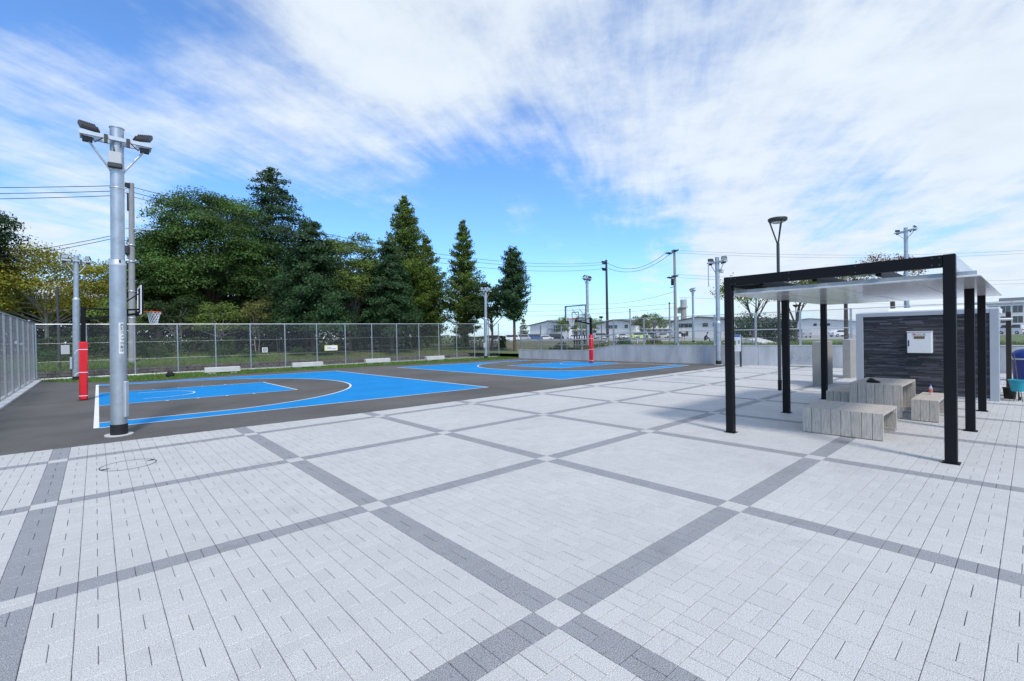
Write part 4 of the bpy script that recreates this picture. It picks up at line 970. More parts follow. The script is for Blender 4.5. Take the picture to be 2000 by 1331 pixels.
# understory: saplings, clipped hedges, rounded shrubs
def shrub(name, label, x, y, w_, d_, h, leaf, n_, size=.12, box=False, rz=0, group=None):
    zb = B(x, y) if x < 27 else (rise_h(x, y) if y < 27 else .6)
    r = thing(name, label, 'shrub' if not box else 'hedge', (x, y, zb-.05), rz, group)
    if box:
        p = nrg.uniform(-1, 1, (n_, 3)); ax = nrg.integers(0, 5, n_); s_ = np.sign(p[np.arange(n_), ax % 3]); p[np.arange(n_), ax % 3] = np.where(ax == 4, 1, s_)*nrg.uniform(.86, 1.04, n_)
        C = p*np.array([w_/2, d_/2, h/2])+np.array([0, 0, h/2]); C[:, 2] += .06*np.sin(C[:, 0]*3)
    else:
        d = nrg.normal(size=(n_, 3)); d /= np.linalg.norm(d, axis=1)[:, None]; d[:, 2] = np.abs(d[:, 2])*.98; q = nrg.uniform(.55, 1.05, n_)
        lump = 1+.14*np.sin(d[:, 0]*7+x)*np.sin(d[:, 1]*6+y); C = d*(q*lump)[:, None]*np.array([w_/2, d_/2, h])
    st_ = MB()
    for k in range(4): st_.tube([(rnd.uniform(-.1, .1), rnd.uniform(-.1, .1), 0), (rnd.uniform(-.3, .3)*w_, rnd.uniform(-.3, .3)*d_, h*.75)], [.03, .008], 5)
    st_.build('stem', 'bark', r); leaves('foliage', C, size, tones(n_, .55, 1.5), leaf, r); return r
for x, y, w_, h, lab in [(-2.5, 42.5, 5.5, 1.5, 'clipped dark hedge behind the corner floodlight pole'), (3.2, 42.0, 5.8, 1.35, 'clipped dark hedge behind the black bag and first concrete bench'), (9.5, 45.5, 6, 1.3, 'clipped dark hedge behind the two fence notices'),
                          (19.5, 41.2, 6.5, 1.6, 'clipped dark hedge under the tiered dark deodar'), (25.5, 40.2, 6.0, 1.5, 'clipped dark hedge under the tall yellow-green spire'), (29.5, 38.6, 6, 1.3, 'clipped dark hedge behind the far floodlight pole')]:
    shrub('clipped_hedge', lab, x, y, w_, 1.2, h, 'leaf_hedge', 5200, .14, True, -.1, 'hedges under the trees')
for x, y, w_, h, lab in [(1.0, 40.6, 1.7, 1.0, 'rounded shrub on the bank just past the utility pole'), (4.7, 39.6, 1.5, .95, 'rounded shrub on the bank behind the first concrete bench'), (6.6, 39.3, 1.3, .85, 'rounded shrub on the bank behind the small square notice'), (10.3, 39.2, 1.4, .7, 'rounded shrub on the bank behind the yellow-ended notice'), (12.2, 38.8, 1.6, .8, 'rounded shrub at the foot of the bare-trunked deodar'), (-4.5, 40.8, 1.7, .9, 'rounded shrub behind the corner of the fences')]:
    shrub('round_shrub', lab, x, y, w_, w_, h, 'leaf_hedge', 1500, .11, group='rounded shrubs on the bank')
for x, y, h, w_, lf, lab in [(-.6, 43.5, 4.4, 4.2, 'leaf_mid', 'young bright green tree showing behind the utility pole'), (2.6, 44.0, 4.6, 4.4, 'leaf_dark', 'young dark bushy tree behind the hanging net'), (5.4, 42.8, 4.2, 4.0, 'leaf_mid', 'young bright green tree above the small square notice'), (8.2, 43.2, 4.4, 4.0, 'leaf_olive', 'young olive-tinted tree between the two fence notices'), (10.4, 44.8, 5.2, 4.2, 'leaf_dark', 'young dark tree beside the bare-trunked deodar')]:
    broadleaf('young_tree', lab, x, y, B(x, y), h, w_, lf, 6000, .15, .08, .22, 24, 'bark_pale', 2, .2, group='young trees behind the fence')
sp = []
for _ in range(26000):
    x, y = rnd.uniform(-12, 27), 35.6+7*rnd.random()**1.5
    if x > 8 and rnd.random() < .72: continue
    sp.append((x, y, bank_h(x, y)-.01))
tk_ = nrg.uniform(0, 1, (60000, 3)); xx_ = -34+78*tk_[:, 0]; hh_ = 6.2+1.3*np.sin(xx_*.55)+.9*np.sin(xx_*1.37+1); C_ = np.stack([xx_, 67+5*tk_[:, 1]+1.2*np.sin(xx_*.9), .8+hh_*tk_[:, 2]**.8], 1)
th_ = leaves('woodland_thicket', C_, .5, tones(60000, .5, 1.3), 'leaf_dark', None); tag(th_, 'dark continuous thicket closing off the wood behind the trees', 'thicket', kind='stuff')
blades('bank_grass', sp, .16, .022, 'rough grass on the bank under the trees')
sp = [(wall_x(y)+.3+8*rnd.random()**1.6, y, 0) for y in np.linspace(27, -4, 9000)]; sp = [(x, y, rise_h(x, y)-.01) for x, y, _ in sp]
blades('lawn_grass', sp, .22, .03, 'tufted grass growing behind the retaining wall', cols=((.9, 1.5), (.8, 1.2), (.6, 1.2)))
# zelkovas beyond the wall
GZ = 'pollarded street trees beyond the wall'
def vase(label, x, y, H_, W_, leaf, nleaf, clumps, fork=.3):
    z = rise_h(x, y); r = tree_root('zelkova_tree', label, x, y, z, GZ); tk = MB(); lb = MB(); CC, TT = [], []
    f0 = H_*fork; limb(tk, (0, 0, -.2), (.05, .03, f0), H_*.026, H_*.020, .03, 4); tk.build('trunk', 'bark', r, smooth=True)
    mains = 5; tips = []
    for k in range(mains):
        a = 2*math.pi*(k+rnd.uniform(-.25, .25))/mains; q = rnd.uniform(.35, .6); e = Vector((math.cos(a)*W_/2*q, math.sin(a)*W_/2*q, H_*rnd.uniform(.62, .78)))
        pts = limb(lb, (.05, .03, f0*.94), e, H_*.014, H_*.007, .06, 6); tips.append((e, a, pts))
    for k in range(clumps):
        e0, a0_, pts = tips[k % mains]; st = pts[rnd.randrange(3, 6)]; a = a0_+rnd.uniform(-.9, .9); q = rnd.uniform(.45, 1.0)
        e = Vector((math.cos(a)*W_/2*q, math.sin(a)*W_/2*q, max(st.z+.15, H_*(1.0-.34*q*rnd.uniform(.4, 1.2)))))
        limb(lb, st, e, H_*.005, .006, .10, 5); n_ = nleaf//clumps; rr = W_*.105*rnd.uniform(.7, 1.3); d = nrg.normal(size=(n_, 3))*np.array([rr, rr, rr*.55])*.75
        CC.append(np.array(e)+d); TT.append(tones(n_)*rnd.uniform(.75, 1.3))
    lb.build('limb', 'bark', r, smooth=True); leaves('crown', np.concatenate(CC), .13, np.concatenate(TT), leaf, r); return r
vase('street tree with open vase of branches and dark tufts, nearest the map sign', 33.3, 11.3, 4.9, 4.3, 'leaf_mid', 6500, 24)
vase('street tree with yellowing bushy tufts seen between the pergola posts', 38.0, 10.0, 5.2, 4.2, 'leaf_olive', 7500, 26, .26)
vase('tall street tree rising above the pergola beam with olive tufts', 48.0, 9.0, 7.0, 4.4, 'leaf_olive', 4200, 16, .5)
vase('tall sparse street tree with rusty sprigs above the pergola beam', 48.6, 5.8, 7.9, 4.2, 'leaf_rust', 2600, 15, .5)
for x, y, h, w_, lf, lab in [(40, 14.5, 2.6, 3.2, 'leaf_hedge', 'bushy green shrub behind the vase-shaped street tree'), (42, 12.6, 2.4, 3.0, 'leaf_dark', 'bushy dark shrub between two street trees'), (45, 15.5, 2.9, 3.4, 'leaf_dark', 'tallest bushy dark shrub on the far lawn')]:
    shrub('bushy_shrub', lab, x, y, w_, w_, h, lf, 2600, .16, group='shrubs beyond the wall')
for x, y, h, w_, lf, lab in [(73, 78, 5.6, 3.6, 'leaf_olive', 'small pointed conifer beside the first white hall'), ]:
    conifer('small_conifer', lab, *afar(x, y, 1.3), .35, h*1.4, w_*1.3, lf, 14, 7, .3, .05, .2, .12, 3000)
for x, y, h, w_, lab in [(69.5, 61.0, 4.3, 4.2, 'leafy street tree before the first white hall'), (68.0, 55.0, 4.4, 4.6, 'dense green tree behind the far padded hoop post'), (76.0, 48.0, 4.2, 4.0, 'small olive tree before the second white hall'), (90, 54, 4.6, 6, 'green tree between the second and third white halls')]:
    broadleaf('small_tree', lab, *afar(x, y, 1.3), .35, h*1.45, w_*1.3, 'leaf_mid' if x != 76 else 'leaf_olive', 3200, .3, .12, .2, 22, csize=.2)

# ================================================================== UTILITY POLES AND WIRES
def util_pole(label, x, y, z, H_, r0, arms, rz=0, trans=False, tilt=0, mat_='util_concrete'):
    r = thing('utility_pole', label, 'utility pole', (x, y, z), 0, 'utility poles', tilt)
    MB().cyl((0, 0, -.3), (0, 0, H_), r0, r0*.68, n=14).build('shaft', mat_, r, smooth=True)
    c, s_ = math.cos(rz), math.sin(rz)
    for za, ln in arms:
        MB().cbox((0, 0, za), (ln, .09, .09), (0, 0, rz)).build('crossarm', 'dark_grey', r)
        for t_ in (-.46, -.25, .25, .46):
            MB().lathe([(.03, 0), (.07, .03), (.03, .07), (.07, .10), (.03, .14), (.02, .2)], (c*ln*t_, s_*ln*t_, za+.045), 8).build('insulator', 'black_rubber', r)
            MB().cbox((c*ln*t_-s_*.35, s_*ln*t_+c*.35, za), (.13, .62, .14), (.15, 0, rz)).build('dead_end', 'black_rubber', r)
    if trans:
        MB().lathe([(.28, 0), (.30, .03), (.30, .8), (.25, .86)], (c*.55, s_*.55, H_*.62), 16).build('transformer', 'dark_grey', r, smooth=True)
        MB().cbox((c*.8, s_*.8, H_*.6), (1.5, .07, .07), (0, 0, rz)).build('bracket', 'dark_grey', r)
    return r
U0 = Vector((-.55, 38.37, 0))
u0 = util_pole('tall concrete utility pole behind the fence, just beyond the near floodlight pole', -.55, 38.37, .4, 12.3, .21, [], 0, tilt=.024)
MB().cbox((0.42, -.25, 9.25), (1.7, .08, .08), (0, 0, -.5)).build('crossarm', 'galv_light', u0)
MB().cbox((-.22, 0, 12.1), (.26, .3, .30)).build('cutout_box', 'black_rubber', u0)
for z in (11.85, 11.55): MB().lathe([(.04, 0), (.10, .05), (.05, .12), (.1, .16), (.04, .22)], (-.30, -.05, z), 10).build('insulator', 'sign_white', u0)
MB().cyl((-.2, -.05, 10.4), (-.2, -.05, 11.6), .045, n=8).build('arrester', 'black_rubber', u0)
for z in (3.2, 5.0, 7.0, 8.1): MB().lathe([(.215, 0), (.225, .03), (.215, .06)], (0, 0, z), 16).build('strap_band', 'galv_light', u0)
MB().lathe([(.2, 0), (.23, .04), (.23, .5), (.18, .55)], (-.33, -.08, 7.5), 14).build('junction_can', 'dark_grey', u0)
util_pole('dark utility pole with two crossarms behind the far hoop', 54.97, 40.4, .7, 12.3, .22, [(11.9, 2.4), (10.9, 2.4)], .6, mat_='dark_grey')
util_pole('utility pole with a transformer can and many insulators beyond the retaining wall', 55.2, 29.5, .7, 12.2, .22, [(11.9, 2.6), (8.6, 2.2)], .9, True)
for x, y, h, lab in [(61.8, 41.0, 5.0, 'thin short service pole before the second white hall'), (62.0, 34.2, 5.6, 'short thick service pole beside the transformer pole')]:
    r = thing('service_pole', lab, 'pole', (x, y, .7)); MB().cyl((0, 0, -.2), (0, 0, h), .12, .10, n=8).build('shaft', 'util_concrete', r); MB().cyl((0, 0, h), (0, 0, h+.15), .14, n=8).build('cap', 'dark_grey', r)
for x, y, h, lab in [(62.4, 47.2, 4.0, 'small park lamp with flat head before the second white hall'), (72, 20.3, 4.6, 'small park lamp before the long grey hall')]:
    r = thing('park_lamp', lab, 'street lamp', (x, y, .8)); MB().cyl((0, 0, -.2), (0, 0, h), .06, n=8).build('post', 'dark_grey', r); MB().lathe([(.1, h-.25), (.4, h), (.4, h+.12), (.1, h+.16)], n=12).build('head', 'dark_grey', r)
tl = thing('thin_post', 'thin dark post with a grey meter box behind the corner of the fences', 'post', (-4.0, 36.6, .4))
MB().cyl((0, 0, -.5), (0, 0, 5.0), .075, .06, n=10).build('post', 'dark_grey', tl, smooth=True); MB().box(.08, .46, -.13, .06, .95, 1.5).build('meter_box', 'grey_box', tl, bevel=.01)
def wires(label, lst, r_=.014):
    w_ = thing('overhead_wire', label, 'wire')
    for a, b, s_ in lst: MB().tube(catenary(a, b, s_, 18), r_, 4).build('strand', 'wire', w_)
    return w_
UA, UB = Vector((54.97, 40.4, 0)), Vector((55.2, 29.5, 0))
wires('three overhead power lines running from the concrete utility pole toward the dark utility pole', [((-.4, 38.3, 12.5), (54.4, 40.7, 12.6), 1.9), ((-.4, 38.3, 12.15), (54.6, 40.5, 12.3), 2.0), ((-.4, 38.3, 11.85), (54.9, 40.2, 11.7), 2.1)], .022)
wires('three overhead power lines leaving the concrete utility pole past the side fence', [((-.7, 38.3, 12.5), (-40, 78, 16.5), .8), ((-.7, 38.3, 12.15), (-40, 78.4, 15.9), .8), ((-.7, 38.3, 11.85), (-40, 78.8, 15.3), .8)], .022)
wires('slack service cables from the utility pole crossarm into the pine', [((-.9, 38.5, 9.3), (-24, 60, 8.4), 1.3), ((-.9, 38.5, 9.1), (-24, 60, 8.0), 1.3)], .02)
wires('looping power lines between the two dark utility poles', [((55.5, 40.6, 12.6), (54.6, 30.2, 12.7), 1.5), ((55.2, 40.2, 11.7), (54.9, 29.9, 12.4), 1.3)], .03)
wires('power lines running from the transformer pole behind the pergola', [((55.8, 29.1, 12.8), (120, -22, 15), 1.8), ((55.6, 29.3, 12.5), (120, -22.6, 14.4), 1.8), ((55.6, 29.2, 9.6), (120, -22, 9.8), 1.5), ((55.6, 29.2, 9.2), (120, -22, 9.2), 1.5), ((55.6, 29.2, 6.6), (120, -20, 5.5), 1.0)], .014)
wires('low telephone lines strung from the woodland side to the transformer pole', [((29, 60, 8.5), (55, 40.4, 6.4), .7), ((55, 40.4, 6.4), (55.2, 29.5, 7.4), .35), ((30, 62, 6.6), (55.2, 29.6, 5.8), .9), ((30, 62, 5.9), (55.2, 29.6, 5.2), .9)], .022)

# ================================================================== FAR BUILDINGS
def hall(label, x, y0, y1, ln, z0, eave, peak, wins, rot=0):
    cy = (y0+y1)/2; r = thing('white_hall', label, 'building', (x, cy, z0), rot, 'white halls beyond the parking'); w_ = (y1-y0)/2
    mb = MB(); mb.prism([(-w_, -.5), (w_, -.5), (w_, eave), (0, peak), (-w_, eave)], 'x', 0, ln); mb.build('wall', 'bld_white', r)
    for s_ in (-1, 1):
        mb = MB(); a, b = (s_*(w_+.7), eave-.28), (0, peak+.02)
        mb.prism([a, b, (b[0], b[1]+.22), (a[0], a[1]+.22)], 'x', -.7, ln+.7); mb.build('roof', 'roof_dark', r)
    for (yy, zz_, ww, hh) in wins:
        wn = MB().box(-.06, .02, yy-ww/2, yy+ww/2, zz_-hh/2, zz_+hh/2).build('window', 'bld_beige', r)
        n_ = max(1, round(ww/1.0))
        for k in range(n_): MB().box(-.09, -.061, yy-ww/2+k*ww/n_+.06, yy-ww/2+(k+1)*ww/n_-.06, zz_-hh/2+.07, zz_+hh/2-.07).build('pane', 'window_dark', wn)
    k = 0; xx = 3.0
    while xx < ln-2:
        for zz_ in (eave*.78, eave*.36):
            wn = MB().box(xx, xx+1.9, -w_-.05, -w_+.02, zz_-.65, zz_+.65).build('window', 'bld_beige', r); MB().box(xx+.1, xx+1.8, -w_-.08, -w_-.051, zz_-.55, zz_+.55).build('pane', 'window_dark', wn)
        xx += 3.4
    MB().box(2, ln-1, -w_-1.2, -w_+.02, eave*.52, eave*.52+.18).build('canopy', 'roof_dark', r)
    return r
hall('first long white gabled hall with an outside stair, behind the far hoop', 115, 101.2, 119.2, 46, .35, 5.2, 6.2, [(-4.2, 3.7, 3.0, 2.4)])
hall('second white gabled hall with a row of upper windows beyond the dark utility pole', 125, 81.5, 97.0, 50, .35, 5.0, 6.0, [(1.6, 3.8, 4.6, 1.2), (-4.2, 3.8, 1.3, 1.2)])
hall('third white gabled hall with the tower rising behind it', 112, 46.7, 62.0, 52, .35, 4.4, 5.3, [(4.0, 3.3, 4.4, 1.1), (-1.6, 3.3, 1.4, 1.0), (-4.2, 3.3, 1.4, 1.0), (4.4, 1.2, 3.0, 1.2)])
st_ = thing('outside_stair', 'grey outside stair against the gable of the first white hall', 'stair', (113.6, 104.6, .36))
mb = MB()
for k in range(12): mb.box(-1.2, .9, 3.2-k*.42, 3.2-k*.42+.42, 3.6-k*.3-.12, 3.6-k*.3)
mb.build('steps', 'galv', st_); MB().box(-1.2, .9, -.2, 3.6, 3.62, 3.75).build('landing', 'galv', st_)
for y in (-.1, 1.6, 3.4): MB().box(-1.15, -1.05, y, y+.1, -.3, 6.4).build('post', 'galv', st_)
MB().box(-1.3, 1.0, -.3, 3.7, 6.4, 6.55).build('canopy', 'roof_dark', st_)
r = thing('long_grey_hall', 'long low grey hall with shallow roof and three small windows beyond the street trees', 'building', (150, 34.5, .35))
mb = MB(); mb.prism([(-19, -.5), (9.5, -.5), (9.5, 4.2), (6, 4.6), (-19, 1.9)], 'x', 0, 30); mb.build('wall', 'bld_white', r)
mb = MB(); mb.prism([(-19.4, 1.93), (6, 4.72), (9.9, 4.28), (9.9, 4.46), (6, 4.92), (-19.4, 2.12)], 'x', -.6, 30.6); mb.build('roof', 'fascia', r)
for y in (4.6, 3.0, 1.4): MB().box(-.05, .02, y-.4, y+.4, 2.6, 3.3).build('window', 'window_dark', r)
r = thing('office_block', 'pale three-storey office block with window grids and rooftop panels behind the waste bin', 'building', (190, -12, .8))
MB().box(0, 20, -26, 19.4, -.5, 7.4).build('wall', 'bld_white', r)
for fl_ in range(2):
    z0 = 1.9+fl_*2.9
    for k in range(18):
        y = 18.4-k*2.35; wn = MB().box(-.08, .02, y-2.0, y, z0, z0+2.0).build('window', 'bld_beige', r)
        for q in (0, 1): MB().box(-.12, -.081, y-2.0+q*1.0+.07, y-2.0+q*1.0+.93, z0+.1, z0+1.9).build('pane', 'window_dark', wn)
MB().box(-.4, 20, -26.2, 19.6, 7.4, 7.75).build('parapet', 'concrete', r)
for y in (14, 4, -6): MB().cbox((4, y, 8.6), (3.4, 5, .12), (0, -.35, 0)).build('solar_panel', 'window_dark', r); MB().box(3.9, 4.1, y-.1, y+.1, 7.7, 8.6).build('panel_leg', 'galv', r)
r = thing('concrete_tower', 'weathered concrete water tower with a boxy head behind the third white hall', 'tower', (242, 127.5, .3))
MB().cyl((0, 0, -.5), (0, 0, 15.2), 1.75, 1.4, n=20).build('shaft', 'concrete_tan', r, smooth=True)
MB().box(-1.5, 1.5, .6, 3.0, 12.2, 15.4).build('side_room', 'concrete_tan', r); MB().cyl((0, 0, 15.2), (0, 0, 19.6), 1.7, n=20).build('head', 'concrete', r, smooth=True); MB().cyl((0, 0, 15.2), (0, 0, 15.9), 2.25, n=20).build('collar', 'concrete', r)
for a in range(8): MB().cyl((1.5*math.cos(a*.785), 1.5*math.sin(a*.785), 19.6), (1.5*math.cos(a*.785), 1.5*math.sin(a*.785), 20.8), .06, n=5).build('rail_post', 'galv_light', r)
# skate mound, steel rail and dark kerb box beyond the wall
sm = thing('skate_mound', 'smooth pale concrete skate mound beyond the wall by the map sign', 'ramp', (32.6, 11.6, rise_h(32, 11)))
MB().prism([(-2.1, -.1), (1.5, -.1), (1.2, .16), (.3, .44), (-.4, .44), (-1.2, .22)], 'x', -1.0, 1.2).build('slab', 'concrete_light', sm, bevel=.03)
MB().tube([(-1.3, -.5, .25), (-1.3, -.5, .42), (-1.3, -.95, .42), (-1.3, -.95, .05)], .02).build('grind_rail', 'dark_grey', sm)
pb = thing('planter_box', 'long black planter box behind the lower retaining wall', 'planter', (25.55, 23.0, .62))
MB().box(-.02, .55, -1.4, 1.5, -.02, .26).build('trough', 'black_rubber', pb, bevel=.02)
# ---- parked cars
def car(x, y, rz, col, label, van=False):
    x, y = afar(x, y, 1.6); r = thing('parked_car', label, 'car', (x, y, .36), rz, 'cars in the parking lot'); m_ = mat('car_%s' % '_'.join('%d' % (c*100) for c in col), col, .3, .2, spec=.6)
    if van: body = [(-2.1, .3), (2.1, .3), (2.15, .9), (1.75, 1.15), (1.3, 1.85), (-2.05, 1.9), (-2.12, .9)]; gl = [(-1.85, 1.15), (1.5, 1.15), (1.15, 1.72), (-1.85, 1.75)]
    else: body = [(-2.1, .3), (2.1, .3), (2.15, .72), (1.25, .92), (.55, 1.42), (-1.25, 1.46), (-1.95, .98), (-2.14, .9)]; gl = [(-1.62, .98), (1.0, .95), (.48, 1.33), (-1.15, 1.37)]
    MB().prism(body, 'y', -.83, .83).build('body', m_, r, bevel=.06, smooth=True); MB().prism(gl, 'y', -.845, .845).build('side_glass', 'window_dark', r)
    b2_ = MB(); zt = 1.72 if van else 1.33
    b2_.add([(gl[1][0]+.28, -.68, gl[1][1]+.02), (gl[1][0]+.28, .68, gl[1][1]+.02), (gl[2][0]+.16, .6, zt), (gl[2][0]+.16, -.6, zt)], [(0, 1, 2, 3)]); b2_.build('windscreen', 'window_dark', r)
    for sx_ in (-1.3, 1.3):
        for sy in (-.76, .76): wl = MB().cyl((sx_, sy-.1, .31), (sx_, sy+.1, .31), .31, n=14).build('wheel', 'tyre', r, smooth=True); MB().cyl((sx_, sy-.105, .31), (sx_, sy+.105, .31), .17, n=10).build('rim', 'galv_light', wl)
    for sy in (-.6, .6): MB().box(2.08, 2.16, sy-.17, sy+.17, .62, .78).build('headlight', 'lamp_lens', r); MB().box(-2.17, -2.10, sy-.15, sy+.15, .75, .92).build('tail_light', 'tail_red', r)
    return r
W_, S_, BK, BL = (.75, .75, .75), (.42, .44, .46), (.03, .03, .035), (.06, .12, .30)
car(49.5, 60.5, -.7, W_, 'white van parked nearest the dark round-headed tree', True); car(52.5, 59.0, -.6, W_, 'white minivan second from the round-headed tree', True)
car(56.8, 57.8, -.55, BL, 'blue car parked before the first white hall', True); car(61.0, 56.4, -.6, BK, 'black hatchback parked beside the blue car', True)
car(63.6, 54.4, -.5, W_, 'white car parked behind the far hoop'); car(66.0, 50.2, -.5, S_, 'silver car to the side of the far hoop post', True); car(68.6, 47.3, -.5, W_, 'white sedan parked before the second white hall')
car(71, 45.6, -.5, BK, 'black sedan parked next to the white sedan'); car(59.0, 37.4, -.7, (.62, .72, .22), 'yellow-green car with a bright plate parked by the lawn', True)
car(75, 43.0, -.6, W_, 'white car parked behind the transformer pole'); car(77, 41.2, -.6, S_, 'silver car parked behind the thick service pole'); car(71, 35.2, -.6, BK, 'black car parked behind the skaters', True); car(74, 31.8, -.6, W_, 'white car at the far end of the row by the skaters')
car(62.5, 16.6, .55, S_, 'grey-blue car parked past the street trees, behind the pergola', True); car(78, -.6, .9, W_, 'white van parked behind the waste bin', True)
for x, y, c_, lab, vn in [(54.6, 58.6, S_, 'silver minivan parked between the white minivan and the blue car', True), (58.8, 57.0, W_, 'white hatchback squeezed between the blue car and the black hatchback', False), (73, 44.4, S_, 'silver wagon parked before the second white hall', True),
                          (79, 39.8, BL, 'dark blue car parked between silver and black cars', False), (69.4, 36.6, W_, 'white van parked just past the transformer pole', True), (76.5, 29.6, BK, 'black wagon parked beside the end white car', True), (70, 14.6, W_, 'white car parked before the long grey hall', False)]:
    car(x, y, -.6, c_, lab, vn)
# ---- parked bicycles and a dark rack behind the lower wall
def bicycle(x, y, rz, m_, label):
    r = thing('bicycle', label, 'bicycle', (x, y, rise_h(x, y)), rz, 'parked bicycles')
    for cx in (-.52, .52): MB().tube([(cx+.32*math.cos(2*math.pi*k/18), 0, .33+.32*math.sin(2*math.pi*k/18)) for k in range(19)], .018, 5, cap=False).build('wheel', 'tyre', r)
    fr = MB(); fr.tube([(-.52, 0, .33), (-.10, 0, .30), (.34, 0, .78), (-.20, 0, .74), (-.10, 0, .30)], .018, 5); fr.tube([(-.52, 0, .33), (-.20, 0, .74)], .012, 5); fr.tube([(.52, 0, .33), (.34, 0, .80), (.30, 0, .98)], .017, 5); fr.build('frame', m_, r)
    MB().tube([(.22, -.26, .99), (.30, -.1, 1.0), (.30, .1, 1.0), (.22, .26, .99)], .014, 5).build('handlebar', 'galv', r)
    MB().cbox((-.24, 0, .88), (.26, .14, .06)).build('saddle', 'black_rubber', r, bevel=.02); MB().cyl((-.21, 0, .72), (-.24, 0, .86), .014, n=6).build('seat_post', 'galv', r)
    MB().box(.38, .66, -.15, .15, .74, .96).build('basket', 'galv', r)
    return r
for k, (y, m_) in enumerate([(22.4, 'white_paint'), (21.5, 'white_paint'), (20.5, 'galv'), (19.6, 'white_paint'), (18.8, 'dark_grey')]):
    bicycle(30.6+.15*k, y, .5+.1*(k % 3), m_, 'pale city bicycle with basket parked behind the lower retaining wall' if m_ == 'white_paint' else ('silver bicycle with basket parked among the pale ones' if m_ == 'galv' else 'dark framed bicycle parked at the end of the bicycle row'))
rk = thing('slatted_rack', 'dark slatted rack standing behind the lower retaining wall', 'rack', (29.6, 24.3, .6), .2)
for k in range(7): MB().box(-.04, .04, -.75+k*.25-.05, -.75+k*.25+.05, -.05, 1.25).build('upright', 'black_rubber', rk)
for z in (.35, .75, 1.2): MB().box(-.055, .055, -.9, .9, z, z+.09).build('rail', 'dark_grey', rk)
for x, y, w_, h, lf in [(27.2, 20.4, 1.6, .8, 'leaf_olive'), (27.6, 18.6, 1.5, .9, 'leaf_hedge'), (27.0, 22.0, 1.2, .6, 'leaf_olive'), (27.3, 24.6, 1.5, .7, 'leaf_hedge'), (28.4, 16.5, 1.3, .6, 'leaf_olive')]:
    shrub('low_bush', 'low loose bush growing just behind the lower retaining wall', x, y, w_, w_, h, lf, 1100, .11, group='low bushes behind the wall')
# ---- people by the skate area
def person(label, x, y, z, rz, joints, parts, hair_c):
    r = thing('person', label, 'person', (x, y, z), rz)
    V = [j[0] for j in joints]; E_ = [(j[1], k) for k, j in enumerate(joints) if j[1] is not None]
    me = bpy.data.meshes.new('body'); me.from_pydata(V, E_, [])
    o = bpy.data.objects.new('body', me); COL.objects.link(o); o.parent = r
    sk = o.modifiers.new('skin', 'SKIN'); 
    if not me.skin_vertices: me.skin_vertices.new() if hasattr(me.skin_vertices, 'new') else None
    for k, j in enumerate(joints):
        me.skin_vertices[0].data[k].radius = (j[2], j[2]*(.8 if len(j) < 4 else j[3]))
    me.skin_vertices[0].data[0].use_root = True
    o.modifiers.new('sub', 'SUBSURF').levels = 1; o.modifiers['sub'].render_levels = 1
    dg = bpy.context.evaluated_depsgraph_get(); m2 = bpy.data.meshes.new_from_object(o.evaluated_get(dg)); o.modifiers.clear(); o.data = m2
    for mm_ in parts[0]: m2.materials.append(MATS[mm_])
    for p in m2.polygons: p.material_index = parts[1](p.center); p.use_smooth = True
    hc, hr = hair_c
    bm = bmesh.new(); bmesh.ops.create_uvsphere(bm, u_segments=14, v_segments=10, radius=hr)
    bmesh.ops.delete(bm, geom=[v for v in bm.verts if v.co.z < -.25*hr and v.co.x > -.3*hr], context='VERTS')
    hm = bpy.data.meshes.new('hair'); bm.to_mesh(hm); bm.free(); h = link('hair', hm, 'hair', r, True); h.location = hc
    return r
def limbs_std(J):
    return J
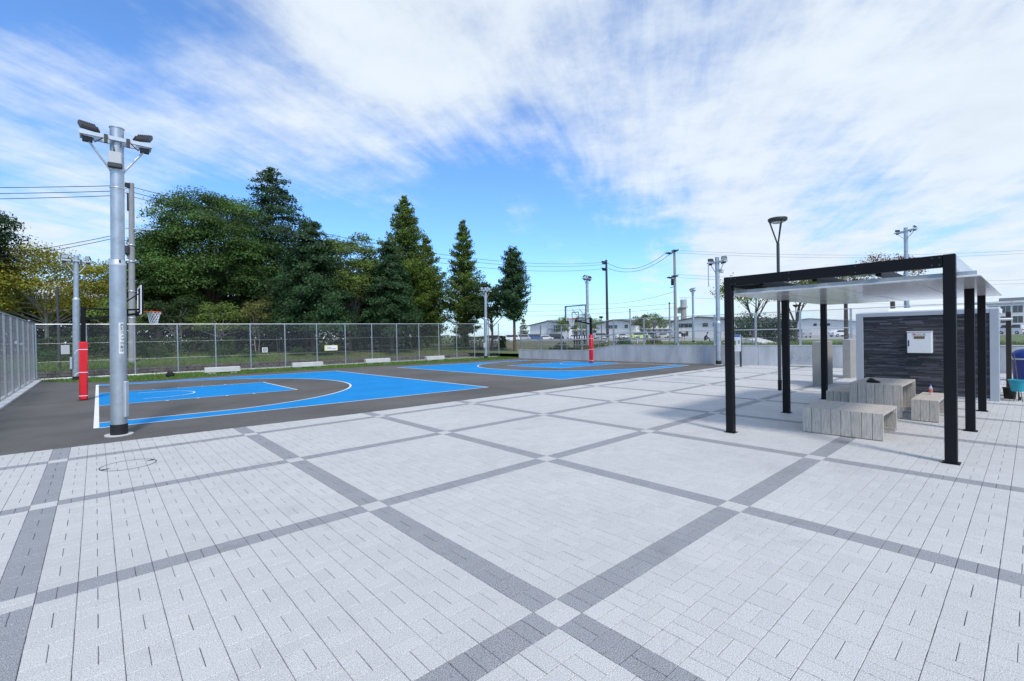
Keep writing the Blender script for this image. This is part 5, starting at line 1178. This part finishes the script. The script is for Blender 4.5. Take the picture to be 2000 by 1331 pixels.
stand = [((0, 0, .93), None, .13, 1.1), ((0, 0, 1.15), 0, .12, 1.25), ((0, 0, 1.38), 1, .12, 1.4), ((0, 0, 1.50), 2, .055), ((.02, 0, 1.62), 3, .085), ((.03, 0, 1.72), 4, .075),
         ((0, .17, 1.38), 2, .055), ((.05, .23, 1.12), 6, .045), ((.16, .18, .95), 7, .032), ((.20, .16, .88), 8, .03), ((0, -.17, 1.38), 2, .055), ((.06, -.23, 1.12), 10, .045), ((.20, -.12, 1.02), 11, .032), ((.26, -.10, 1.0), 12, .03),
         ((0, .10, .86), 0, .095), ((.03, .12, .48), 14, .06), ((0, .13, .09), 15, .042), ((.13, .14, .04), 16, .038), ((0, -.10, .86), 0, .095), ((.05, -.13, .48), 18, .06), ((-.04, -.15, .09), 19, .042), ((.10, -.17, .04), 20, .038)]
person('standing person in pale shirt and black shorts on the lawn beyond the wall', 44.8, 22.9, .86, math.pi+.7, stand, (['skin', 'shirt', 'dark_cloth'], lambda c: 1 if 1.0 < c.z < 1.47 and abs(c.y) < .27 else (2 if .52 < c.z <= 1.0 and abs(c.y) < .22 and c.x < .13 else (2 if c.z < .1 else 0))), ((.0, 0, 1.70), .105))
sit = [((0, 0, .30), None, .14, 1.1), ((.08, 0, .50), 0, .12, 1.2), ((.2, 0, .70), 1, .12, 1.4), ((.27, 0, .80), 2, .055), ((.32, 0, .90), 3, .085), ((.36, 0, .98), 4, .075),
       ((.2, .18, .70), 2, .055), ((.32, .24, .50), 6, .045), ((.50, .16, .42), 7, .034), ((.56, .14, .40), 8, .03), ((.2, -.18, .70), 2, .055), ((.32, -.24, .50), 10, .045), ((.52, -.14, .44), 11, .034), ((.58, -.12, .42), 12, .03),
       ((.06, .11, .27), 0, .10), ((.46, .16, .50), 14, .07), ((.52, .17, .09), 15, .05), ((.66, .18, .05), 16, .04), ((.06, -.11, .27), 0, .10), ((.46, -.17, .46), 18, .07), ((.60, -.19, .09), 19, .05), ((.74, -.2, .05), 20, .04)]
person('person in dark clothes crouching on the lawn beside the standing one', 44.4, 20.4, .84, math.pi+1.9, sit, (['skin', 'dark_cloth'], lambda c: 0 if (c.z > .80 and c.x > .22) or (c.x > .44 and .36 < c.z < .47 and abs(c.y) > .10 and abs(c.y) < .2) else 1), ((.33, 0, .97), .105))
